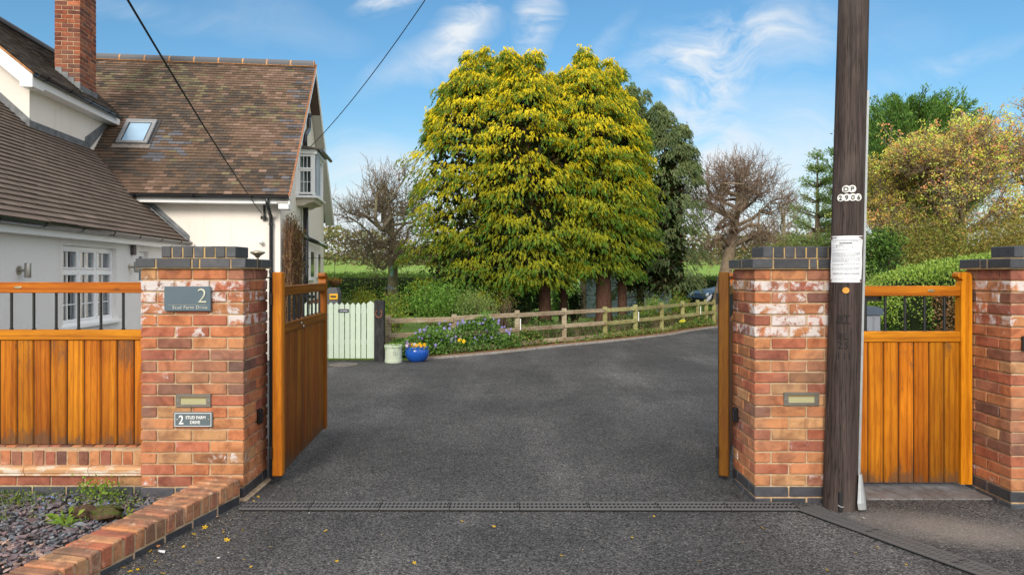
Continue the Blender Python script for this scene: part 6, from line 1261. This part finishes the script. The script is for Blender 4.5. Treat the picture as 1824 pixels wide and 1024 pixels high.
mb = MB(); mb.cbox(X_(603), X_(622), YG - .032, YG - .021, .815, .875, .01, (.04, .05, .065)); sg_ = mb.build('name_plate', MT['plain'], t); mb = MB(); [mb.box(X_(603) + .035 + .0125 * k, X_(603) + .043 + .0125 * k, YG - .0335, YG - .032, .835, .848 + .003 * (k % 3), (.55, .58, .62)) for k in range(10) if k not in (3,)]; mb.build('worn_lettering', MT['plain'], sg_)
mb = MB(); x0, x1 = X_(667.5), X_(684.5); mb.cbox(x0, x1, YG - .06, YG + .1, -.02, 1.02, .008, (.055, .055, .06), jit=.006); mb.build('x', MT['oldwood']) if False else None
gpost = mb.build('gate_post', MT['postwood'] if 'postwood' in MT else MT['bark']); tag(gpost, 'old charcoal-black timber gate post with a rusty horseshoe nailed on', 'post')
cx_ = (x0 + x1) / 2; zc = .80; mb = MB(); mb.tube([(cx_ + .052 * math.cos(a), YG - .068, zc + .065 * math.sin(a)) for a in np.linspace(R(125), R(415), 20)], .009, 6, (.30, .13, .08)); tag(mb.build('horseshoe', MT['stone'], smooth=True), 'rusty horseshoe hung on the black gate post', 'horseshoe')
# pots
Yp = 11.62; p = at(701, 642, Yp); r = 15.5 / F * Yp; zt = .29; mb = MB(); mb.lathe([(r * .97, 0), (r * 1.0, .01), (r * 1.0, .05), (r * .97, .055), (r * .96, zt - .04), (r * 1.04, zt - .035), (r * 1.04, zt), (r * .9, zt), (r * .88, zt - .04), (0, zt - .04)], (p[0], Yp, 0), 36, (.46, .53, .42)); t = thing('flower_pot', 'straight-sided sage green flower pot beside the black post', 'pot', (p[0], Yp, 0)); mb.build('pot_body', MT['plain'], t, smooth=False)
mb = MB(); mb.tube([(p[0] + .045 + .03 * math.cos(a), Yp - r - .001, .17 + .03 * math.sin(a)) for a in np.linspace(0, 6.28, 20)], .004, 6, (.40, .47, .37)); mb.tube([(p[0] + .045, Yp - r - .002, .145), (p[0] + .045, Yp - r - .002, .195)], .003, 5, (.40, .47, .37)); mb.build('round_emblem', MT['plain'], t)
p2 = at(743, 640, 11.75); r2 = 21.5 / F * 11.75; mb = MB(); mb.lathe([(r2 * .55, 0), (r2 * .62, .01), (r2 * .80, .04), (r2 * .95, .10), (r2 * 1.0, .15), (r2 * .97, .20), (r2 * .90, .225), (r2 * .97, .235), (r2 * .97, .25), (r2 * .84, .25), (r2 * .80, .20), (0, .20)], (p2[0], 11.75, 0), 40, (.012, .085, .42)); t2_ = thing('flower_pot', 'glossy cobalt blue bowl-shaped flower pot on the drive edge', 'pot', (p2[0], 11.75, 0)); mb.build('pot_body', MT['gloss'], t2_, smooth=True)
def posy(label, x, y, z, rx, n, flowers, seed):
    rg = np.random.default_rng(seed); t = thing('potted_plant', label, 'plant', (x, y, z)); mb = MB(); P = rg.normal(size=(n, 3)) * (rx * .5, rx * .5, .03) + (x, y, z + .02); leaves(mb, P, rg.normal(size=(n, 3)) + (0, 0, .8), .04, .022, pick(G1, n)); mb.build('foliage', MT['leaf'], t, fix=False)
    for col, m in flowers:
        for k in range(m): q = np.array((x + rg.uniform(-1, 1) * rx * .8, y - rx * .3 + rg.uniform(-1, .5) * rx * .5, z + rg.uniform(.03, .09))); f = floret(col, .026); V = np.vstack(f.V) + q; mm = MB(); mm.add(V, [tuple(r_) for F__ in f.Fc for r_ in F__ if len(r_) == 4][:5], col); mm.tube([(q[0], q[1], z - .02), tuple(q)], .002, 4, (.1, .2, .04)); mm.build('flower', MT['petal'], t, fix=False)
posy('yellow and white pansies with purple-blotched ones growing in the blue pot', p2[0], 11.75, .21, r2, 260, [((.80, .42, .01), 11), ((.62, .55, .68), 4), ((.14, .05, .12), 5)], 3)
posy('low green seedlings in the sage green pot', p[0], Yp, zt - .05, r, 110, [], 4)
pf = at(822, 600, along(FC, s_of_px(822))[1] - .2); posy('small clump of yellow flowers low in the periwinkle bank', pf[0], pf[1], .20, .06, 60, [((.80, .52, .01), 7)], 5)
pf = at(1215, 578, along(FC, s_of_px(1215))[1] - .15); posy('small yellow-flowered plant at the foot of the fence near its right end', pf[0], pf[1], .16, .08, 80, [((.70, .62, .06), 8)], 6)
# recycling bin
Yb = 12.9; c = at(594, 525, Yb); t = thing('litter_bin', 'dark grey bin with a bright yellow flap against the house wall', 'bin', (c[0], Yb, 0)); w_ = 10.2 / F * Yb; mb = MB(); mb.prism([(c[0] - w_, .0), (c[0] + w_, .0), (c[0] + w_ * 1.02, 1.12), (c[0] + w_ * .7, 1.20), (c[0] - w_ * .6, 1.21), (c[0] - w_ * 1.0, 1.15)], Yb - .10, Yb + .16, 'y', (.08, .085, .10)); mb.build('body', MT['plain'], t); mb = MB(); mb.cbox(c[0] - w_ * .45, c[0] + w_ * 1.04, Yb - .125, Yb - .102, .99, 1.10, .01, (.70, .38, .01)); mb.build('flap', MT['plain'], t); mb = MB(); mb.cbox(c[0] - w_ * .2, c[0] + w_ * .75, Yb - .135, Yb - .126, 1.035, 1.065, .003, (.02, .02, .02)); mb.build('slot', MT['plain'], t)
# hanging basket
c = at(596, 500, 14.2); t = thing('hanging_basket', 'brown coir hanging basket beyond the bin', 'hanging basket', (c[0], 14.2, c[2] - .12)); mb = MB(); mb.lathe([(.0, -.12), (.07, -.10), (.12, -.04), (.13, 0), (.10, .0), (0, -.02)], tuple(c), 18, (.22, .11, .06)); mb.build('basket', MT['bark'], t); mb = MB(); n = 120; leaves(mb, c + rg.normal(size=(n, 3)) * (.07, .07, .02), rg.normal(size=(n, 3)) + (0, 0, .5), .05, .03, pick([(.45, .2, .04), (.16, .2, .05)], n)); mb.build('foliage', MT['leaf'], t, fix=False); wx = hw(.02, 3.0, 0); mb = MB(); mb.tube([(c[0], 14.2, c[2]), (c[0], 14.2, c[2] + .45), (wx[0], 14.6, c[2] + .47)], .006, 5, (.05, .05, .05)); mb.build('hook', MT['plain'], t)
# bird feeder
c = at(698, 484, 19.1); t = thing('bird_feeder', 'small blue-green tube bird feeder hanging in the bare tree', 'bird feeder', tuple(c)); mb = MB(); mb.lathe([(.045, -.12), (.045, .12), (0, .18)], tuple(c), 12, (.16, .36, .40)); mb.build('tube', MT['gloss'], t); mb = MB(); mb.tube([c + (0, 0, .15), c + (0, 0, .6)], .006, 4, (.1, .1, .1)); mb.build('hanger', MT['plain'], t)
c = at(694, 515, 17.5); t = thing('bird_table', 'grey felt-roofed bird table just left of the bare tree trunk', 'bird table', (c[0], 17.5, 0)); mb = MB(); mb.prism([(c[0] - .14, c[2] + .0), (c[0], c[2] + .09), (c[0] + .14, c[2])], 17.38, 17.62, 'y', (.14, .17, .20)); mb.build('roof', MT['stone'], t); mb = MB(); mb.cbox(c[0] - .13, c[0] + .13, 17.38, 17.62, c[2] - .16, c[2] - .13, .004, (.25, .15, .08)); mb.tube([(c[0], 17.5, 0), (c[0], 17.5, c[2] - .14)], .03, 8, (.25, .16, .09)); [mb.tube([(c[0] + a, 17.5, c[2] - .14), (c[0] + a, 17.5, c[2])], .01, 5, (.25, .16, .09)) for a in (-.1, .1)]; mb.build('stand', MT['bark'], t)
# manhole cover and patch
c = gp(612, 650); t = thing('manhole_cover', 'small oval-looking round inspection cover in the tarmac in front of the pale gate', 'manhole cover', (c[0], c[1], 0)); mb = MB(); mb.lathe([(.23, .0), (.23, .010), (.20, .010), (.20, .006), (.0, .006)], (c[0], c[1], .002), 32, (.20, .19, .175)); mb.build('frame', MT['stone'], t); mb = MB(); mb.lathe([(.195, .0), (.195, .0105), (.0, .0105)], (c[0], c[1], .002), 32, (.17, .165, .16)); mb.build('lid', MT['stone'], t)
# blue shed under the trees
Ys = 23.4; x0, x1 = X_(1042, Ys), X_(1196, Ys); t = thing('shed', 'pale blue boarded shed half hidden behind the cypress trunks', 'shed', ((x0 + x1) / 2, Ys, 0)); mb = MB(); z = 0
while z < 1.45: mb.prism([(Ys, z), (Ys + .02, z + .148), (Ys + .04, z + .148), (Ys + .04, z)], x0, x1, 'x', (.33, .44, .50)); z += .15
mb.box(x0 + .03, x1 - .03, Ys + .05, Ys + 2.2, 0, 1.44, (.33, .44, .50)); mb.build('wall', MT['plain'], t); mb = MB(); mb.cbox(x0 - .16, x0 + .03, Ys - .04, Ys + .05, 0, 1.5, .005, (.35, .25, .19)); mb.build('corner_board', MT['plain'], t); mb = MB(); mb.prism([(x0 - .25, 1.50), ((x0 + x1) / 2, 2.35), (x1 + .2, 1.50)], Ys - .15, Ys + 2.4, 'y', (.12, .13, .14)); mb.build('roof', MT['tile'], t); mb = MB(); mb.cbox(x0 + 1.15, x0 + 1.6, Ys - .03, Ys - .003, .75, 1.25, .004, (.75, .78, .8)); mb.build('window', MT['upvc'], t)
# car ---------------------------------------------------------
def car(x, y, rz):
    t = thing('parked_car', 'small black hatchback parked behind the large bare tree', 'car', (x, y, 0), rz); bc = (.008, .009, .012)
    # side outline, nose at -x
    prof = [(-1.88, .30), (-1.92, .45), (-1.90, .62), (-1.78, .78), (-1.45, .88), (-.95, .95), (-.80, .99), (1.45, 1.0), (1.80, .92), (1.88, .62), (1.86, .32), (1.62, .24), (-1.60, .22)]
    W_ = .80; mb = MB(); n = len(prof); V = []; ys_ = [(-W_, .94, .03), (-W_ * .98, 1.0, 0), (-.5, 1.0, 0), (.5, 1.0, 0), (W_ * .98, 1, 0), (W_, .94, .03)]
    for yv, s, dz in ys_:
        for a, b in prof: V.append((a * s, yv, .6 + (b - .6) * s))
    F_ = [(i * n + j, i * n + (j + 1) % n, (i + 1) * n + (j + 1) % n, (i + 1) * n + j) for i in range(5) for j in range(n)] + [tuple(range(n)), tuple(range(5 * n, 6 * n))]; mb.add(V, F_, bc); b = mb.build('body', MT['carpaint'], t, world=False)
    mb = MB(); rf = [(-.82, .96), (-.28, 1.36), (.15, 1.42), (1.15, 1.40), (1.62, 1.0), (1.62, .95)]; V = [(a, yv * (W_ - .06 - .17 * (b > 1.2)), b) for yv in (-1, 1) for a, b in rf]; m = len(rf); mb.add(V, [tuple(range(m)), tuple(range(m, 2 * m))] + [(j, (j + 1) % m, m + (j + 1) % m, m + j) for j in range(m)], bc); mb.build('cabin', MT['carpaint'], t, world=False)
    for sy in (-1, 1):
        yb, yt = sy * (W_ - .052), sy * (W_ - .215)
        for q in ([(-.62, .99), (-.24, 1.31), (.32, 1.36), (.32, .99)], [(.38, .99), (.38, 1.36), (1.08, 1.34), (1.42, .99)]): mb = MB(); mb.add([(a, (yb if z_ < 1.1 else yt) + sy * .006, z_) for a, z_ in q] + [(a, (yb if z_ < 1.1 else yt) - sy * .01, z_) for a, z_ in q], [(0, 1, 2, 3), (4, 5, 6, 7), (0, 1, 5, 4), (1, 2, 6, 5), (2, 3, 7, 6), (3, 0, 4, 7)], (.10, .16, .18)); mb.build('side_window', MT['gloss'], t, world=False)
        for wx_ in (-1.22, 1.22):
            mb = MB(); M = Matrix.Translation((wx_, sy * (W_ - .07), .30)) @ Matrix.Rotation(R(90) * sy, 4, 'X'); mb.lathe([(.30, -.12), (.315, -.08), (.315, .06), (.29, .09), (.20, .09), (.0, .06)], n=24, col=(.012, .012, .012), M=Matrix.Translation((wx_, sy * (W_ - .07), .315)) @ Matrix.Rotation(-R(90) * sy, 4, 'X')); wh = mb.build('wheel', MT['plain'], t, world=False); mb = MB(); mb.lathe([(.19, .092), (.18, .10), (.05, .085), (0, .10)], n=20, col=(.35, .36, .37), M=Matrix.Translation((wx_, sy * (W_ - .07), .315)) @ Matrix.Rotation(-R(90) * sy, 4, 'X')); mb.build('rim', MT['metal'], wh, world=False)
        mb = MB(); mb.lathe([(0, -.05), (.07, -.04), (.11, 0), (.10, .03), (0, .05)], n=16, col=(.62, .66, .70), M=Matrix.Translation((-1.80, sy * .58, .70)) @ Matrix.Rotation(R(-70), 4, 'Y')); mb.build('headlight', MT['gloss'], t, world=False)
        mb = MB(); mb.cbox(-.62, -.46, sy * (W_ + .12) - .06, sy * (W_ + .12) + .06, .98, 1.10, .03, bc); mb.build('mirror', MT['carpaint'], t, world=False)
    mb = MB(); mb.add([(-.80, -.66, 1.0), (-.80, .66, 1.0), (-.33, .54, 1.34), (-.33, -.54, 1.34), (-.77, -.66, .985), (-.77, .66, .985), (-.30, .54, 1.32), (-.30, -.54, 1.32)], [(0, 1, 2, 3), (4, 5, 6, 7), (0, 1, 5, 4), (1, 2, 6, 5), (2, 3, 7, 6), (3, 0, 4, 7)], (.10, .16, .18)); mb.build('windscreen', MT['gloss'], t, world=False)
MT['carpaint'] = mat('car_paint', .3, color=(.004, .005, .007), spec=.25)
cc = at(1232, 510, 24.5); car(cc[0] + 1.95, 24.6, R(12))
# storage box behind the small gate
Yx = 8.2; x0, x1 = X_(1500, Yx), X_(1569, Yx); zt = EYE + (486 - 546) / F * Yx; t = thing('storage_box', 'grey plastic garden storage box seen through the bars of the small gate', 'storage box', ((x0 + x1) / 2, Yx, 0)); mb = MB(); mb.cbox(x0, x1, Yx, Yx + .55, 0, zt - .10, .01, (.20, .22, .25)); [mb.cbox(x0 + .12 * k, x0 + .12 * k + .02, Yx - .008, Yx + .0, .05, zt - .12, .003, (.17, .19, .22)) for k in range(1, 4)]; mb.build('body', MT['plain'], t); mb = MB(); mb.prism([(x0 - .02, zt - .098), (x1 + .02, zt - .098), (x1 + .02, zt - .03), (x1 - .04, zt), (x0 + .04, zt), (x0 - .02, zt - .03)], Yx - .02, Yx + .57, 'y', (.05, .075, .11)); mb.build('lid', MT['plain'], t)

# dry climber on the house corner ----------------------------
rg = np.random.default_rng(8); t = thing('climbing_plant', 'dry brown leafless climber covering the house wall right of the front corner', 'climbing plant', tuple(hw(.1, .5, 0))); S_ = []; P = []
for k in range(760):
    y = rg.uniform(.05, 1.25); z0 = rg.uniform(.2, 2.0) ; topz = 2.45 - .28 * abs(y - .45) ; z1 = min(z0 + rg.uniform(.3, .9), topz + rg.uniform(-.1, .08)); 
    if z1 <= z0: continue
    a = hw(rg.uniform(.03, .17), y, z0); b = hw(rg.uniform(.03, .20), y + rg.normal() * .12, z1); S_.append((a, b, .006, .003)); P.append(b); P.append((a + b) / 2)
P = np.array(P); mb = MB(); tubes(mb, S_, 3, (.26, .15, .09, 0)); mb.build('stems', MT['bark'], t, fix=False); mb = MB(); n = 2600; Q = P[rg.integers(0, len(P), n)] + rg.normal(size=(n, 3)) * .035; leaves(mb, Q, rg.normal(size=(n, 3)), .04, .02, pick([(.30, .17, .08), (.22, .13, .07), (.36, .24, .10), (.15, .16, .05)], n)); mb.build('foliage', MT['leaf'], t, fix=False)

# fallen blossom and litter on the tarmac --------------------
spots = [(268, 982), (283, 960), (432, 945), (405, 963), (415, 978), (402, 961), (310, 990), (255, 1010), (245, 1015), (232, 1018), (220, 1012), (327, 974), (345, 952), (365, 940), (398, 948), (420, 955), (355, 1002), (434, 997), (290, 1022), (580, 946), (510, 900), (523, 894), (460, 885), (452, 893), (1529, 938), (1649, 978), (1524, 985), (1245, 1000), (1473, 1016), (1562, 975), (1614, 1006), (1358, 941), (1323, 966), (738, 1003), (1126, 958), (823, 929), (705, 960), (1250, 975), (880, 938), (1000, 990), (600, 1000), (655, 980), (482, 975), (372, 957), (300, 975), (276, 1000), (262, 996), (447, 1010), (395, 1015), (1165, 920)]
mb = MB()
for k in range(5): a = k * 1.257; d = np.array((math.cos(a), math.sin(a), .25)); s_ = np.array((-math.sin(a), math.cos(a), 0)); mb.add([(0, 0, .002), d * .011 + s_ * .004, d * .019, d * .011 - s_ * .004], [(0, 1, 2, 3)], (.80, .50, .01))
bl = mb.build('fallen_blossom', MT['petal'], base=(0, 0, 0)); tag(bl, 'small yellow fallen blossom lying on the dark tarmac', 'blossom', 'yellow fallen blossoms on the tarmac')
for i, (x, y) in enumerate(spots):
    o = bl if i == 0 else bl.copy()
    if i: COL.objects.link(o)
    q = gp(x, y); o.location = (q[0], q[1], .004); o.rotation_euler = (rng.uniform(-.5, .5), rng.uniform(-.5, .5), rng.uniform(0, 6)); sc = rng.uniform(.4, 1.0) * (1.0 if i < 20 else .75); o.scale = (sc, sc, sc * rng.uniform(.4, 1))
mb = MB(); n = 1500; rg = np.random.default_rng(9); P = np.stack([rg.uniform(-2.0, 3.2, n), rg.uniform(3.3, 12, n), np.full(n, .004)], 1); d0 = np.abs(rg.normal(size=500)) * .16 + .03; P[:500, 1] = rg.uniform(3.3, 4.4, 500); P[:500, 0] = A[0] + D[0] * ((P[:500, 1] - A[1]) / D[1]) + d0; P[500:640, 1] = rg.uniform(4.32, 4.5, 140); sk_ = rg.uniform(1.5, cumF[-1] * .75, 380); Pk = along(KC, sk_); P[640:1020, 0] = Pk[:, 0]; P[640:1020, 1] = Pk[:, 1] - np.abs(rg.normal(size=380)) * .12; th_ = rg.uniform(0, 6.28, n); Dd = np.stack([np.cos(th_), np.sin(th_), rg.normal(size=n) * .15], 1)
leaves(mb, P, Dd, rg.uniform(.004, .013, n), rg.uniform(.002, .006, n), pick([(.35, .20, .10), (.45, .33, .20), (.5, .47, .42), (.22, .12, .06)], n), up=np.array((0, 0, 1.))); tag(mb.build('leaf_litter', MT['petal'], fix=False), 'brown and pale flecks of leaf litter scattered over the tarmac', 'leaf litter', kind='stuff')
def scrap(px, py, L, col, label, name='paper_scrap', cat='litter'):
    q = gp(px, py); mb = MB(); k = 7; V = [(q[0] + L * math.cos(a) * rng.uniform(.6, 1.1), q[1] + L * .6 * math.sin(a) * rng.uniform(.6, 1.1), .005 + rng.uniform(0, .010)) for a in np.linspace(0, 5.6, k)]; V += [(x, y, z - .0015) for x, y, z in V]; mb.add(V, [tuple(range(k)), tuple(range(k, 2 * k))] + [(j, (j + 1) % k, k + (j + 1) % k, k + j) for j in range(k)], col); tag(mb.build(name, MT['plain']), label, cat)
scrap(288, 984, .028, (.72, .72, .74), 'crumpled white scrap of paper beside the dwarf wall'); scrap(389, 996, .010, (.7, .7, .7), 'tiny white fleck of paper on the tarmac near the bottom left'); scrap(388, 922, .014, (.42, .27, .17), 'curled pale brown leaf near the left end of the drain', 'dead_leaf', 'leaf'); scrap(282, 975, .014, (.40, .16, .05), 'curled orange-brown leaf beside the white paper scrap', 'dead_leaf', 'leaf'); scrap(1539, 925, .012, (.45, .40, .36), 'pale dry leaf on the tarmac right of the pole foot', 'dead_leaf', 'leaf'); scrap(1494, 934, .008, (.7, .7, .7), 'tiny white fleck on the tarmac below the pole'); scrap(560, 903, .018, (.45, .33, .24), 'dry curled leaf lying on the drain grating', 'dead_leaf', 'leaf')
